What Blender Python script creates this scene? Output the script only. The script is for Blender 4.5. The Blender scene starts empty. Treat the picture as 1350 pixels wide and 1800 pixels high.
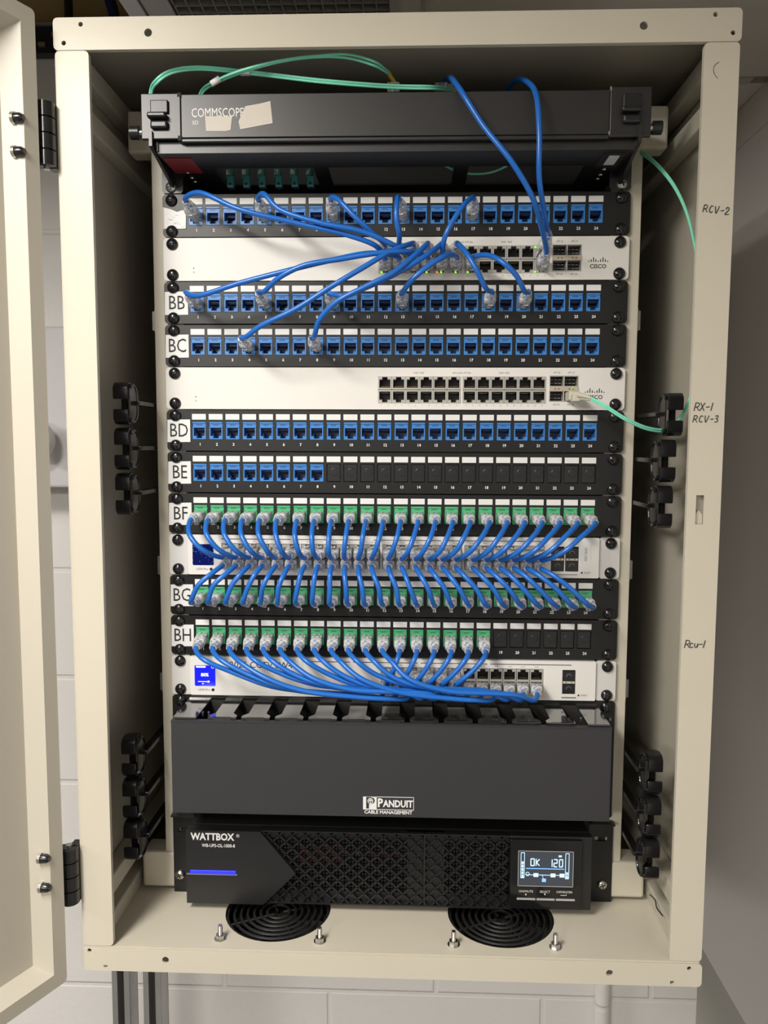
import bpy, bmesh, math, random
from mathutils import Vector, Matrix
from mathutils.geometry import tessellate_polygon
random.seed(7)
C = bpy.context.scene.collection
PI = math.pi
U = 0.04445            # one rack unit (m); rack face is the plane y = 0, x right, z up, y into the cabinet

# ------------------------------------------------------------------ camera
cam_d = bpy.data.cameras.new('camera'); cam = bpy.data.objects.new('camera', cam_d); C.objects.link(cam)
cam_d.sensor_fit = 'VERTICAL'; cam_d.sensor_height = 36.0; cam_d.lens = 36.0 * 1377.14 / 1800.0
cam_d.clip_start = 0.02; cam_d.clip_end = 50
R_ = Vector((0.99937396, 0.03513804, 0.00412509)); U_ = Vector((-0.00721614, 0.08830202, 0.99606761)); F_ = Vector((-0.03463561, 0.99547379, -0.0885003))
cam.matrix_world = Matrix(((R_.x, U_.x, -F_.x, 0.01983), (R_.y, U_.y, -F_.y, -0.83421), (R_.z, U_.z, -F_.z, -0.25637), (0, 0, 0, 1)))
bpy.context.scene.camera = cam

# ------------------------------------------------------------------ world, lights, exposure
sc = bpy.context.scene
w = bpy.data.worlds.new('world'); sc.world = w; w.use_nodes = True
w.node_tree.nodes['Background'].inputs[0].default_value = (1.0, 0.97, 0.93, 1); w.node_tree.nodes['Background'].inputs[1].default_value = 0.012
def area(name, loc, sx, sy, power, col):
    l = bpy.data.lights.new(name, 'AREA'); l.shape = 'RECTANGLE'; l.size = sx; l.size_y = sy; l.energy = power; l.color = col
    o = bpy.data.objects.new(name, l); C.objects.link(o); o.location = loc      # area lights just under the ceiling, facing straight down
    return o
area('ceiling_lamp', (-0.50, -0.82, 0.290), 0.22, 0.55, 21.0, (1.0, 0.95, 0.88))
area('ceiling_lamp_far', (-1.35, -2.9, 0.290), 0.9, 0.8, 105.0, (1.0, 0.95, 0.88))
area('fill_light_left', (-2.1, -0.55, 0.290), 0.5, 0.5, 45.0, (1.0, 0.96, 0.92))  # added fill light, no fixture known; brightens back wall beside and below the cabinet
area('fill_light_rear', (-0.45, -3.6, 0.290), 0.6, 0.6, 42.0, (1.0, 0.95, 0.90))  # added fill light behind the camera, lifts the right wall
sc.view_settings.view_transform = 'Standard'; sc.view_settings.look = 'None'
sc.view_settings.exposure = -0.08; sc.view_settings.gamma = 1.0; sc.view_settings.use_curve_mapping = False

# ------------------------------------------------------------------ materials
def mat(name, col, rough=0.5, metal=0.0, spec=0.5, emit=None, es=0.0, bump=0.0, bscale=400.0, vary=0.0, vscale=6.0, coat=0.0):
    m = bpy.data.materials.new(name); m.use_nodes = True
    nt = m.node_tree; b = nt.nodes['Principled BSDF']
    b.inputs['Base Color'].default_value = (*col, 1); b.inputs['Roughness'].default_value = rough
    b.inputs['Metallic'].default_value = metal; b.inputs['Specular IOR Level'].default_value = spec
    if coat: b.inputs['Coat Weight'].default_value = coat; b.inputs['Coat Roughness'].default_value = 0.1
    if emit: b.inputs['Emission Color'].default_value = (*emit, 1); b.inputs['Emission Strength'].default_value = es
    if bump or vary:
        tc = nt.nodes.new('ShaderNodeTexCoord')
    if bump:
        n = nt.nodes.new('ShaderNodeTexNoise'); n.inputs['Scale'].default_value = bscale; n.inputs['Detail'].default_value = 3
        bp = nt.nodes.new('ShaderNodeBump'); bp.inputs['Strength'].default_value = bump; bp.inputs['Distance'].default_value = 0.001
        nt.links.new(tc.outputs['Object'], n.inputs['Vector']); nt.links.new(n.outputs['Fac'], bp.inputs['Height']); nt.links.new(bp.outputs['Normal'], b.inputs['Normal'])
    if vary:
        n2 = nt.nodes.new('ShaderNodeTexNoise'); n2.inputs['Scale'].default_value = vscale; n2.inputs['Detail'].default_value = 5
        mx = nt.nodes.new('ShaderNodeMix'); mx.data_type = 'RGBA'
        mx.inputs[6].default_value = (*[c * (1 - vary) for c in col], 1); mx.inputs[7].default_value = (*[min(1, c * (1 + vary)) for c in col], 1)
        nt.links.new(tc.outputs['Object'], n2.inputs['Vector']); nt.links.new(n2.outputs['Fac'], mx.inputs[0]); nt.links.new(mx.outputs[2], b.inputs['Base Color'])
    return m
M = {}
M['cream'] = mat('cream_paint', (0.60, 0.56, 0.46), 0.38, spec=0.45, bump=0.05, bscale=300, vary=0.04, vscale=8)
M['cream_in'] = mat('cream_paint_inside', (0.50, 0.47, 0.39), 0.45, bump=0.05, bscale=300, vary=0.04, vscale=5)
M['hole'] = mat('dark_hole', (0.02, 0.02, 0.018), 0.8)
M['white'] = mat('white_steel', (0.80, 0.785, 0.745), 0.45, bump=0.04, bscale=900, vary=0.02, vscale=30)
M['ear'] = mat('grey_white_ear', (0.68, 0.67, 0.65), 0.5, bump=0.12, bscale=900)
M['black'] = mat('black_powder_coat', (0.007, 0.007, 0.007), 0.42, spec=0.85, bump=0.04, bscale=900)
M['blackpan'] = mat('black_panel_coat', (0.008, 0.008, 0.008), 0.40, spec=0.45, bump=0.04, bscale=900)
M['blackp'] = mat('black_plastic', (0.014, 0.014, 0.015), 0.35, spec=0.5)
M['ring'] = mat('glossy_black_plastic', (0.010, 0.010, 0.011), 0.22, spec=0.6)
M['cover'] = mat('charcoal_plastic', (0.030, 0.030, 0.034), 0.55, bump=0.05, bscale=500, vary=0.12, vscale=9)
M['finger'] = mat('satin_black_plastic', (0.012, 0.012, 0.012), 0.10, spec=1.0, coat=1.0)
M['screw'] = mat('black_screw', (0.008, 0.008, 0.009), 0.16, spec=0.7)
M['zinc'] = mat('zinc_steel', (0.62, 0.61, 0.58), 0.28, metal=1.0)
M['steel'] = mat('galvanised_steel', (0.50, 0.50, 0.49), 0.38, metal=0.8, vary=0.15, vscale=20)
M['blue'] = mat('blue_jack', (0.045, 0.225, 0.60), 0.38)
M['navy'] = mat('jack_inside_blue', (0.008, 0.035, 0.12), 0.4)
M['green'] = mat('green_jack', (0.085, 0.45, 0.21), 0.4)
M['dgreen'] = mat('jack_inside_green', (0.008, 0.08, 0.035), 0.4)
M['gold'] = mat('gold_pin', (0.75, 0.5, 0.2), 0.3, metal=1.0)
M['label'] = mat('white_label', (0.80, 0.80, 0.79), 0.45)
M['print_w'] = mat('white_print', (0.78, 0.78, 0.77), 0.5)
M['print_b'] = mat('black_print', (0.012, 0.012, 0.012), 0.6)
M['print_g'] = mat('grey_print', (0.17, 0.17, 0.17), 0.6)
M['ink'] = mat('black_marker_ink', (0.02, 0.02, 0.024), 0.5)
M['cable'] = mat('blue_cable_jacket', (0.014, 0.145, 0.56), 0.28, spec=0.5)
M['aqua'] = mat('aqua_fiber_jacket', (0.26, 0.85, 0.62), 0.4)
M['yellow'] = mat('yellow_boot', (0.55, 0.36, 0.03), 0.5)
M['beige'] = mat('beige_connector', (0.62, 0.58, 0.47), 0.4)
M['tape'] = mat('masking_tape', (0.60, 0.56, 0.49), 0.6, bump=0.1, bscale=200)
M['red'] = mat('red_label', (0.22, 0.012, 0.02), 0.45)
M['teal'] = mat('teal_adapter', (0.05, 0.25, 0.24), 0.4)
M['shield'] = mat('port_shield', (0.50, 0.49, 0.45), 0.4, metal=0.35)
M['socket'] = mat('socket_black', (0.008, 0.008, 0.008), 0.5)
M['sfpbar'] = mat('sfp_bar', (0.55, 0.50, 0.40), 0.4, metal=0.3)
M['ledg'] = mat('led_green', (0.2, 0.5, 0.02), 0.4, emit=(0.35, 0.9, 0.05), es=1.3)
M['ledo'] = mat('led_amber', (0.5, 0.2, 0.05), 0.4, emit=(1.0, 0.28, 0.08), es=1.0)
M['ledb'] = mat('led_blue', (0.01, 0.01, 0.5), 0.3, emit=(0.02, 0.03, 1.0), es=1.6)
M['lcd'] = mat('lcd_dark', (0.03, 0.035, 0.045), 0.3, emit=(0.10, 0.12, 0.15), es=0.28)
M['lcdseg'] = mat('lcd_segment', (0.5, 0.7, 0.9), 0.4, emit=(0.50, 0.78, 1.0), es=0.85)
M['lcdblue'] = mat('lcd_blue_segment', (0.2, 0.4, 0.9), 0.4, emit=(0.15, 0.42, 1.0), es=1.0)
M['scrblue'] = mat('screen_blue', (0.0, 0.0, 0.4), 0.2, emit=(0.012, 0.02, 0.85), es=1.0)
M['scrw'] = mat('screen_white', (0.8, 0.8, 0.9), 0.3, emit=(0.8, 0.85, 1.0), es=0.9)
M['gloss'] = mat('gloss_black_panel', (0.010, 0.010, 0.011), 0.12, spec=0.5)
M['silver'] = mat('silver_button', (0.55, 0.55, 0.54), 0.35, metal=0.4)
M['door'] = mat('door_paint', (0.56, 0.525, 0.44), 0.42, bump=0.06, bscale=250, vary=0.05, vscale=5)
M['plenum'] = mat('plenum_brown', (0.45, 0.33, 0.15), 0.9, vary=0.2, vscale=4)
M['dblue'] = mat('dark_blue_cable', (0.008, 0.015, 0.10), 0.5)
M['boxw'] = mat('lavender_white_enclosure', (0.66, 0.645, 0.66), 0.5)
M['tbar'] = mat('ceiling_bar', (0.50, 0.485, 0.46), 0.5)
M['louver'] = mat('louver_plastic', (0.30, 0.29, 0.27), 0.5)
M['fan'] = mat('fan_guard', (0.012, 0.012, 0.012), 0.5, bump=0.3, bscale=500)

def clear_mat():
    m = bpy.data.materials.new('clear_plastic'); m.use_nodes = True; nt = m.node_tree
    b = nt.nodes['Principled BSDF']; b.inputs['Base Color'].default_value = (0.82, 0.83, 0.83, 1); b.inputs['Roughness'].default_value = 0.12; b.inputs['Specular IOR Level'].default_value = 0.9
    t = nt.nodes.new('ShaderNodeBsdfTransparent'); t.inputs[0].default_value = (0.93, 0.94, 0.95, 1)
    mx = nt.nodes.new('ShaderNodeMixShader'); out = nt.nodes['Material Output']
    tc = nt.nodes.new('ShaderNodeTexCoord'); n = nt.nodes.new('ShaderNodeTexNoise'); n.inputs['Scale'].default_value = 330; n.inputs['Detail'].default_value = 2
    mr = nt.nodes.new('ShaderNodeMapRange'); mr.inputs[1].default_value = 0.35; mr.inputs[2].default_value = 0.65; mr.inputs[3].default_value = 0.22; mr.inputs[4].default_value = 0.85
    bp = nt.nodes.new('ShaderNodeBump'); bp.inputs['Strength'].default_value = 0.7; bp.inputs['Distance'].default_value = 0.001
    nt.links.new(tc.outputs['Object'], n.inputs['Vector']); nt.links.new(n.outputs['Fac'], mr.inputs[0]); nt.links.new(mr.outputs[0], mx.inputs[0])
    nt.links.new(n.outputs['Fac'], bp.inputs['Height']); nt.links.new(bp.outputs['Normal'], b.inputs['Normal'])
    nt.links.new(t.outputs[0], mx.inputs[1]); nt.links.new(b.outputs[0], mx.inputs[2]); nt.links.new(mx.outputs[0], out.inputs[0])
    return m
M['clear'] = clear_mat()

def wall_mat(name, block, upper, lower=None, zsplit=-99):
    m = bpy.data.materials.new(name); m.use_nodes = True; nt = m.node_tree; b = nt.nodes['Principled BSDF']; b.inputs['Roughness'].default_value = 0.55
    b.inputs['Base Color'].default_value = (*upper, 1)
    tc = nt.nodes.new('ShaderNodeTexCoord'); sx = nt.nodes.new('ShaderNodeSeparateXYZ'); nt.links.new(tc.outputs['Object'], sx.inputs[0])
    bp = nt.nodes.new('ShaderNodeBump'); bp.inputs['Strength'].default_value = 0.5; bp.inputs['Distance'].default_value = 0.004
    n = nt.nodes.new('ShaderNodeTexNoise'); n.inputs['Scale'].default_value = 90; n.inputs['Detail'].default_value = 4; nt.links.new(tc.outputs['Object'], n.inputs['Vector'])
    if block:
        cb = nt.nodes.new('ShaderNodeCombineXYZ'); nt.links.new(sx.outputs[0], cb.inputs[0]); nt.links.new(sx.outputs[2], cb.inputs[1])
        mp = nt.nodes.new('ShaderNodeMapping'); mp.inputs['Location'].default_value = (0.13, 0.088, 0); nt.links.new(cb.outputs[0], mp.inputs[0])
        br = nt.nodes.new('ShaderNodeTexBrick'); br.inputs['Scale'].default_value = 1.0; br.inputs['Brick Width'].default_value = 0.4064; br.inputs['Row Height'].default_value = 0.2032
        br.inputs['Mortar Size'].default_value = 0.006; br.inputs['Mortar Smooth'].default_value = 0.6
        br.inputs['Color1'].default_value = (1, 1, 1, 1); br.inputs['Color2'].default_value = (1, 1, 1, 1); br.inputs['Mortar'].default_value = (0, 0, 0, 1)
        nt.links.new(mp.outputs[0], br.inputs['Vector'])
        ma = nt.nodes.new('ShaderNodeMath'); ma.operation = 'MULTIPLY_ADD'; nt.links.new(n.outputs['Fac'], ma.inputs[0]); ma.inputs[1].default_value = 0.35; nt.links.new(br.outputs['Color'], ma.inputs[2])
        nt.links.new(ma.outputs[0], bp.inputs['Height'])
    else:
        bp.inputs['Strength'].default_value = 0.08; nt.links.new(n.outputs['Fac'], bp.inputs['Height'])
    nt.links.new(bp.outputs['Normal'], b.inputs['Normal'])
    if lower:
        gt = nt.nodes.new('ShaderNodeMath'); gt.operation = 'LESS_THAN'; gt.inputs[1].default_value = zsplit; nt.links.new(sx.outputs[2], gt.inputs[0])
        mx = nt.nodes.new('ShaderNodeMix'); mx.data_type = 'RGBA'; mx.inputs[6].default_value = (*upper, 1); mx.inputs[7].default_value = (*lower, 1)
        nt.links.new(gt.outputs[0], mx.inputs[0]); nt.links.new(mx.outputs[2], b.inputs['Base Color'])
    return m
M['wall_b'] = wall_mat('painted_block_wall', True, (0.84, 0.815, 0.785))
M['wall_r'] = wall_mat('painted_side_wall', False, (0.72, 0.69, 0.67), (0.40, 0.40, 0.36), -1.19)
M['floor'] = mat('floor_tile', (0.09, 0.085, 0.08), 0.5, vary=0.1)
M['tile'] = mat('ceiling_tile', (0.72, 0.68, 0.62), 0.9, bump=0.9, bscale=220)

# speckle-screen of the first switch: small blue dots, procedural
def speckle():
    m = bpy.data.materials.new('starry_screen'); m.use_nodes = True; nt = m.node_tree; b = nt.nodes['Principled BSDF']
    b.inputs['Base Color'].default_value = (0.004, 0.006, 0.05, 1); b.inputs['Roughness'].default_value = 0.15
    tc = nt.nodes.new('ShaderNodeTexCoord'); v = nt.nodes.new('ShaderNodeTexVoronoi'); v.inputs['Scale'].default_value = 520
    nt.links.new(tc.outputs['Object'], v.inputs['Vector'])
    lt = nt.nodes.new('ShaderNodeMath'); lt.operation = 'LESS_THAN'; lt.inputs[1].default_value = 0.23; nt.links.new(v.outputs['Distance'], lt.inputs[0])
    n = nt.nodes.new('ShaderNodeTexNoise'); n.inputs['Scale'].default_value = 120; nt.links.new(tc.outputs['Object'], n.inputs['Vector'])
    g2 = nt.nodes.new('ShaderNodeMath'); g2.operation = 'GREATER_THAN'; g2.inputs[1].default_value = 0.52; nt.links.new(n.outputs['Fac'], g2.inputs[0])
    mu = nt.nodes.new('ShaderNodeMath'); mu.operation = 'MULTIPLY'; nt.links.new(lt.outputs[0], mu.inputs[0]); nt.links.new(g2.outputs[0], mu.inputs[1])
    mx = nt.nodes.new('ShaderNodeMix'); mx.data_type = 'RGBA'; mx.inputs[6].default_value = (0.0, 0.003, 0.06, 1); mx.inputs[7].default_value = (0.20, 0.30, 1.0, 1)
    nt.links.new(mu.outputs[0], mx.inputs[0]); nt.links.new(mx.outputs[2], b.inputs['Emission Color']); b.inputs['Emission Strength'].default_value = 1.0
    return m
M['stars'] = speckle()

# ------------------------------------------------------------------ mesh helpers
class MB:
    """collects shapes; build() links them as ONE mesh object"""
    def __init__(s): s.bm = bmesh.new(); s.mats = []
    def mi(s, m):
        if m not in s.mats: s.mats.append(m)
        return s.mats.index(m)
    def _set(s, faces, m, smooth=False):
        k = s.mi(m)
        for f in faces: f.material_index = k; f.smooth = smooth
    def box(s, x0, x1, y0, y1, z0, z1, m, bev=0, seg=2):
        bm = bmesh.new(); r = bmesh.ops.create_cube(bm, size=1.0)
        for v in bm.verts: v.co = Vector((x0 + (v.co.x + .5) * (x1 - x0), y0 + (v.co.y + .5) * (y1 - y0), z0 + (v.co.z + .5) * (z1 - z0)))
        if bev: bmesh.ops.bevel(bm, geom=bm.edges[:], offset=bev, segments=seg, affect='EDGES', profile=0.5)
        s.merge(bm, m); return s
    def merge(s, bm, m, mx=None, smooth=False):
        if mx is not None: bmesh.ops.transform(bm, matrix=mx, verts=bm.verts)
        vm = [s.bm.verts.new(v.co) for v in bm.verts]; bm.verts.index_update(); out = []
        for f in bm.faces:
            try: out.append(s.bm.faces.new([vm[v.index] for v in f.verts]))
            except ValueError: pass
        s._set(out, m, smooth); bm.free()
    def cyl(s, c, ax, r1, r2, h, m, n=20, smooth=True):
        """cone/cylinder starting at c, running h along ax, radius r1 -> r2"""
        ax = Vector(ax).normalized(); bm = bmesh.new()
        bmesh.ops.create_cone(bm, cap_ends=True, segments=n, radius1=r1, radius2=max(r2, 1e-6), depth=h)
        mx = Matrix.Translation(Vector(c) + ax * h / 2) @ ax.to_track_quat('Z', 'Y').to_matrix().to_4x4()
        bmesh.ops.transform(bm, matrix=mx, verts=bm.verts)
        k = len(s.bm.faces); s.merge(bm, m); s.bm.faces.ensure_lookup_table()
        for f in s.bm.faces[k:]:
            if len(f.verts) == 4: f.smooth = smooth
        return s
    def lathe(s, c, ax, prof, m, n=20):
        """prof: (distance along axis, radius) list"""
        ax = Vector(ax).normalized(); q = ax.to_track_quat('Z', 'Y').to_matrix()
        rings = []
        for t, r in prof:
            rings.append([s.bm.verts.new(Vector(c) + q @ Vector((r * math.cos(2 * PI * i / n), r * math.sin(2 * PI * i / n), t))) for i in range(n)])
        fs = []
        for a, b in zip(rings, rings[1:]):
            for i in range(n): fs.append(s.bm.faces.new((a[i], a[(i + 1) % n], b[(i + 1) % n], b[i])))
        s._set(fs, m, True)
        s._set([s.bm.faces.new(rings[0][::-1]), s.bm.faces.new(rings[-1])], m)
        return s
    def tube(s, pts, r, m, n=10, caps=True):
        pts = [Vector(p) for p in pts]; rings = []; up = None
        for i, p in enumerate(pts):
            t = (pts[min(i + 1, len(pts) - 1)] - pts[max(i - 1, 0)]).normalized()
            if up is None: up = t.orthogonal().normalized()
            up = (up - t * up.dot(t)).normalized(); sd = t.cross(up)
            rr = r[i] if isinstance(r, (list, tuple)) else r
            rings.append([s.bm.verts.new(p + rr * (up * math.cos(2 * PI * k / n) + sd * math.sin(2 * PI * k / n))) for k in range(n)])
        fs = []
        for a, b in zip(rings, rings[1:]):
            for i in range(n): fs.append(s.bm.faces.new((a[i], a[(i + 1) % n], b[(i + 1) % n], b[i])))
        s._set(fs, m, True)
        if caps: s._set([s.bm.faces.new(rings[0][::-1]), s.bm.faces.new(rings[-1])], m)
        return s
    def plate(s, outer, holes, y0, y1, m, plane='xz'):
        """flat plate with holes, outline in x,z (or x,y for a floor), thickness y0..y1"""
        loops = [outer] + list(holes)
        def P(a, b, t): return Vector((a, t, b)) if plane == 'xz' else Vector((a, b, t))
        flat = [p for l in loops for p in l]
        tris = tessellate_polygon([[Vector((a, b, 0)) for a, b in l] for l in loops])
        fs = []; layers = []
        for t in (y0, y1):
            vs = [s.bm.verts.new(P(a, b, t)) for a, b in flat]; layers.append(vs)
            for tr in tris:
                try: fs.append(s.bm.faces.new([vs[i] for i in tr]))
                except ValueError: pass
        o = 0
        for l in loops:
            n = len(l)
            for i in range(n):
                a, b = o + i, o + (i + 1) % n
                try: fs.append(s.bm.faces.new((layers[0][a], layers[0][b], layers[1][b], layers[1][a])))
                except ValueError: pass
            o += n
        s._set(fs, m); return s
    def poly(s, pts, y0, y1, m, plane='xz'): return s.plate(pts, [], y0, y1, m, plane)
    def text(s, body, x, z, size, m, y=0.0, sx=1.0, align='CENTER', th=0.00015, rot=0.0, bold=0.0):
        cu = bpy.data.curves.new('t', 'FONT'); cu.body = body; cu.size = 1.0; cu.align_x = align; cu.align_y = 'CENTER'; cu.resolution_u = 2; cu.offset = bold
        o = bpy.data.objects.new('t', cu); C.objects.link(o)
        dg = bpy.context.evaluated_depsgraph_get(); me = bpy.data.meshes.new_from_object(o.evaluated_get(dg))
        bm = bmesh.new(); bm.from_mesh(me)
        bpy.data.objects.remove(o); bpy.data.curves.remove(cu); bpy.data.meshes.remove(me)
        c, sn = math.cos(rot), math.sin(rot)
        for v in bm.verts:
            a, b = v.co.x * size * sx, v.co.y * size
            v.co = Vector((x + a * c - b * sn, y - th, z + a * sn + b * c))
        s.merge(bm, m); return s
    def seg2(s, p, q, wd, y0, y1, m):
        """straight bar between two (x,z) points"""
        p, q = Vector(p), Vector(q); d = (q - p).normalized(); n = Vector((-d.y, d.x)) * wd / 2
        s.plate([tuple(p + n), tuple(q + n), tuple(q - n), tuple(p - n)], [], y0, y1, m); return s
    def mesh(s, name):
        bmesh.ops.recalc_face_normals(s.bm, faces=s.bm.faces)
        for e in s.bm.edges:
            if len(e.link_faces) == 2 and e.calc_face_angle(0) > 0.75: e.smooth = False
        me = bpy.data.meshes.new(name); s.bm.to_mesh(me); s.bm.free()
        for m in s.mats: me.materials.append(M[m])
        return me
    def build(s, name, parent=None, loc=None, label=None): return link(s.mesh(name), name, parent, loc, label)

def link(me, name, parent=None, loc=None, label=None):
    o = bpy.data.objects.new(name, me); C.objects.link(o)
    if parent is not None: o.parent = parent
    if loc is not None: o.location = loc
    if label: o['label'] = label
    return o
def thing(name, label, cat, loc=(0, 0, 0), group=None):
    o = bpy.data.objects.new(name, None); C.objects.link(o); o.location = loc; o.empty_display_size = 0.01
    o['label'] = label; o['category'] = cat
    if group: o['group'] = group
    return o
def tag(o, label, cat, group=None):
    o['label'] = label; o['category'] = cat
    if group: o['group'] = group
    return o
def struct(o): o['kind'] = 'structure'; return o
def rrect(x0, x1, z0, z1, r, n=4):
    out = []
    for cx, cz, a0 in ((x1 - r, z1 - r, 0), (x0 + r, z1 - r, 90), (x0 + r, z0 + r, 180), (x1 - r, z0 + r, 270)):
        for i in range(n + 1):
            a = math.radians(a0 + 90 * i / n); out.append((cx + r * math.cos(a), cz + r * math.sin(a)))
    return out
def circ(cx, cz, r, n=24): return [(cx + r * math.cos(2 * PI * i / n), cz + r * math.sin(2 * PI * i / n)) for i in range(n)]
def rect(x0, x1, z0, z1): return [(x0, z0), (x1, z0), (x1, z1), (x0, z1)]
def smooth_path(P, step=0.004):
    P = [Vector(p) for p in P]; Q = [P[0] * 2 - P[1]] + P + [P[-1] * 2 - P[-2]]; out = []
    for i in range(1, len(Q) - 2):
        p0, p1, p2, p3 = Q[i - 1], Q[i], Q[i + 1], Q[i + 2]
        t01, t12, t23 = [max(1e-5, (b - a).length ** 0.5) for a, b in ((p0, p1), (p1, p2), (p2, p3))]
        m1 = ((p1 - p0) / t01 - (p2 - p0) / (t01 + t12) + (p2 - p1) / t12) * t12
        m2 = ((p2 - p1) / t12 - (p3 - p1) / (t12 + t23) + (p3 - p2) / t23) * t12
        k = max(3, int((p2 - p1).length / step))
        for j in range(k):
            t = j / k; h = t * t; c = h * t
            out.append(p1 * (2 * c - 3 * h + 1) + m1 * (c - 2 * h + t) + p2 * (-2 * c + 3 * h) + m2 * (c - h))
    out.append(P[-1]); return out

# ------------------------------------------------------------------ the room
YB = 0.58; XR = 0.566; ZC = 0.30
struct(MB().box(-1.6, XR + 0.1, YB, YB + 0.1, -2.2, 0.9, 'wall_b').build('wall_back'))
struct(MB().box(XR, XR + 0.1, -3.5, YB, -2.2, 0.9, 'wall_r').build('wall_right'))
struct(MB().box(-3.0, XR, -4.0, 0.58, -1.80, -1.75, 'floor').build('floor'))
struct(MB().box(XR - 0.004, XR, -1.2, YB, ZC - 0.063, ZC - 0.001, 'tile').build('trim_1'))
struct(MB().box(-0.012, XR, -4.0, 0.43, ZC, ZC + 0.02, 'tile').box(-0.012, XR, 0.452, YB, ZC, ZC + 0.02, 'tile')
       .box(-1.6, -0.29, -4.0, -0.35, ZC, ZC + 0.02, 'tile').box(-0.29, -0.012, -4.0, -0.36, ZC, ZC + 0.02, 'tile')
       .box(-0.29, -0.012, 0.36, YB, ZC, ZC + 0.02, 'tile').build('ceiling'))
b = MB()
b.box(-0.352, -0.330, -0.6, YB, ZC - 0.004, ZC + 0.025, 'boxw').box(-0.327, -0.292, -0.6, YB, ZC - 0.002, ZC + 0.02, 'tbar')
b.box(-0.012, 0.0, -0.6, YB, ZC - 0.003, ZC + 0.003, 'tbar').box(0.03, 0.034, -0.6, YB, ZC - 0.003, ZC, 'tbar').box(0.0, XR - 0.03, 0.43, 0.452, ZC - 0.002, ZC + 0.002, 'tbar')
struct(b.build('trim_2'))
# egg-crate louver
g = thing('ceiling_louver', 'dark grey egg-crate ceiling grille directly above the cabinet', 'ceiling grille', (-0.15, 0.0, ZC))
b = MB()
for i in range(17): b.box(-0.138 + i * 0.0172, -0.1365 + i * 0.0172, -0.34, 0.35, -0.002, 0.012, 'louver')
for j in range(41): b.box(-0.138, 0.138, -0.34 + j * 0.0172, -0.3385 + j * 0.0172, -0.002, 0.012, 'louver')
b.build('louver_grid', g)
MB().box(-0.138, 0.138, -0.34, 0.35, 0.03, 0.034, 'hole').build('back_plate', g)
# void above the missing tile
struct(MB().box(-1.6, -0.36, YB - 0.01, YB, ZC + 0.135, 0.9, 'plenum').build('trim_3'))
struct(MB().box(-1.6, XR, -0.6, YB, 0.88, 0.9, 'plenum').build('trim_4'))
b = MB(); b.box(-1.2, -0.40, 0.55, 0.57, 0.405, 0.450, 'blackp')
for i in range(30): b.box(-1.15 + i * 0.024, -1.138 + i * 0.024, 0.545, 0.551, 0.414 + 0.016 * (i % 2), 0.421 + 0.016 * (i % 2), 'zinc')
b.box(-1.2, -0.40, 0.545, 0.57, 0.449, 0.453, 'steel')
tag(b.build('strut_channel'), 'black slotted strut channel high on the back wall at top left', 'strut channel')
tag(MB().tube([(-0.548, 0.5, 0.88), (-0.548, 0.5, 0.36)], 0.007, 'blackp').build('hanging_cable'), 'black cable hanging in the open ceiling at top left', 'cable')
tag(MB().tube(smooth_path([(-0.53, 0.5, 0.60), (-0.50, 0.5, 0.52), (-0.478, 0.5, 0.46), (-0.46, 0.5, 0.38)]), 0.009, 'dblue').build('hanging_cable'), 'dark blue cable crossing the open ceiling at top left', 'cable')
# white enclosure on the wall behind the door, with a round knob
e = thing('wall_enclosure', 'pale lavender wall box with round knob between door and cabinet', 'electrical box', (-0.66, 0.5, -0.2))
MB().box(-0.16, 0.16, -0.02, 0.075, -0.135, 0.135, 'boxw', 0.004).build('enclosure_box', e)
MB().lathe((0.055, -0.02, -0.055), (0, -1, 0), [(0, 0.016), (0.02, 0.016), (0.028, 0.034), (0.045, 0.034), (0.05, 0.03)], 'boxw', 28).build('knob', e)
for x, lab in ((-0.489, 'galvanised strut post under the cabinet, left one of the pair'), (-0.433, 'galvanised strut post under the cabinet, right one of the pair')):
    b = MB(); z0, z1 = -1.75, 0.20
    b.box(x - 0.0155, x - 0.013, 0.46, 0.50, z0, z1, 'steel').box(x + 0.013, x + 0.0155, 0.46, 0.50, z0, z1, 'steel').box(x - 0.0155, x + 0.0155, 0.498, 0.50, z0, z1, 'steel')
    b.box(x - 0.0155, x - 0.006, 0.458, 0.461, z0, z1, 'steel').box(x + 0.006, x + 0.0155, 0.458, 0.461, z0, z1, 'steel')
    tag(b.build('strut_post'), lab, 'strut post', 'strut posts under the cabinet')
tag(MB().tube([(0.385, 0.5655, -1.75), (0.385, 0.5655, 0.29)], 0.014, 'wall_b', 16).build('conduit'), 'white-painted conduit on the block wall below the cabinet, near its right corner', 'conduit')

# ------------------------------------------------------------------ the cabinet
HX = 0.3065; YF = -0.10; YK = 0.44; ZT = 0.125; ZBm = -0.787; ZFl = -0.761
cab = thing('wall_cabinet', 'cream steel wall cabinet with its door open, holding the rack equipment', 'cabinet', (0, 0, ZBm))
def cb(b, name, label=None): 
    o = b.build(name, cab, None, label)
    o.location = (0, 0, -ZBm); return o
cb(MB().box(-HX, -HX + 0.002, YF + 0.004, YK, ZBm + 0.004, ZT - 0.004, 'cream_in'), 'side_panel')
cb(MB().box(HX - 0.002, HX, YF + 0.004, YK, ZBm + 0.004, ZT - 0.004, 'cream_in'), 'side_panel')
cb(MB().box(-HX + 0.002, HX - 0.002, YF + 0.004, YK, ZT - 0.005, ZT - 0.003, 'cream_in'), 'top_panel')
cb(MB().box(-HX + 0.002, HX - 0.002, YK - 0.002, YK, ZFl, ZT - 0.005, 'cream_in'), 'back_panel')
fcx = (-0.1208, 0.1188)
b = MB(); b.plate(rect(-HX + 0.002, HX - 0.002, YF + 0.0006, YK - 0.002), [circ(fcx[0], -0.030, 0.0565, 48), circ(fcx[1], -0.030, 0.0565, 48)], ZFl - 0.002, ZFl, 'cream', 'xy')
cb(b, 'floor_panel')
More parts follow.
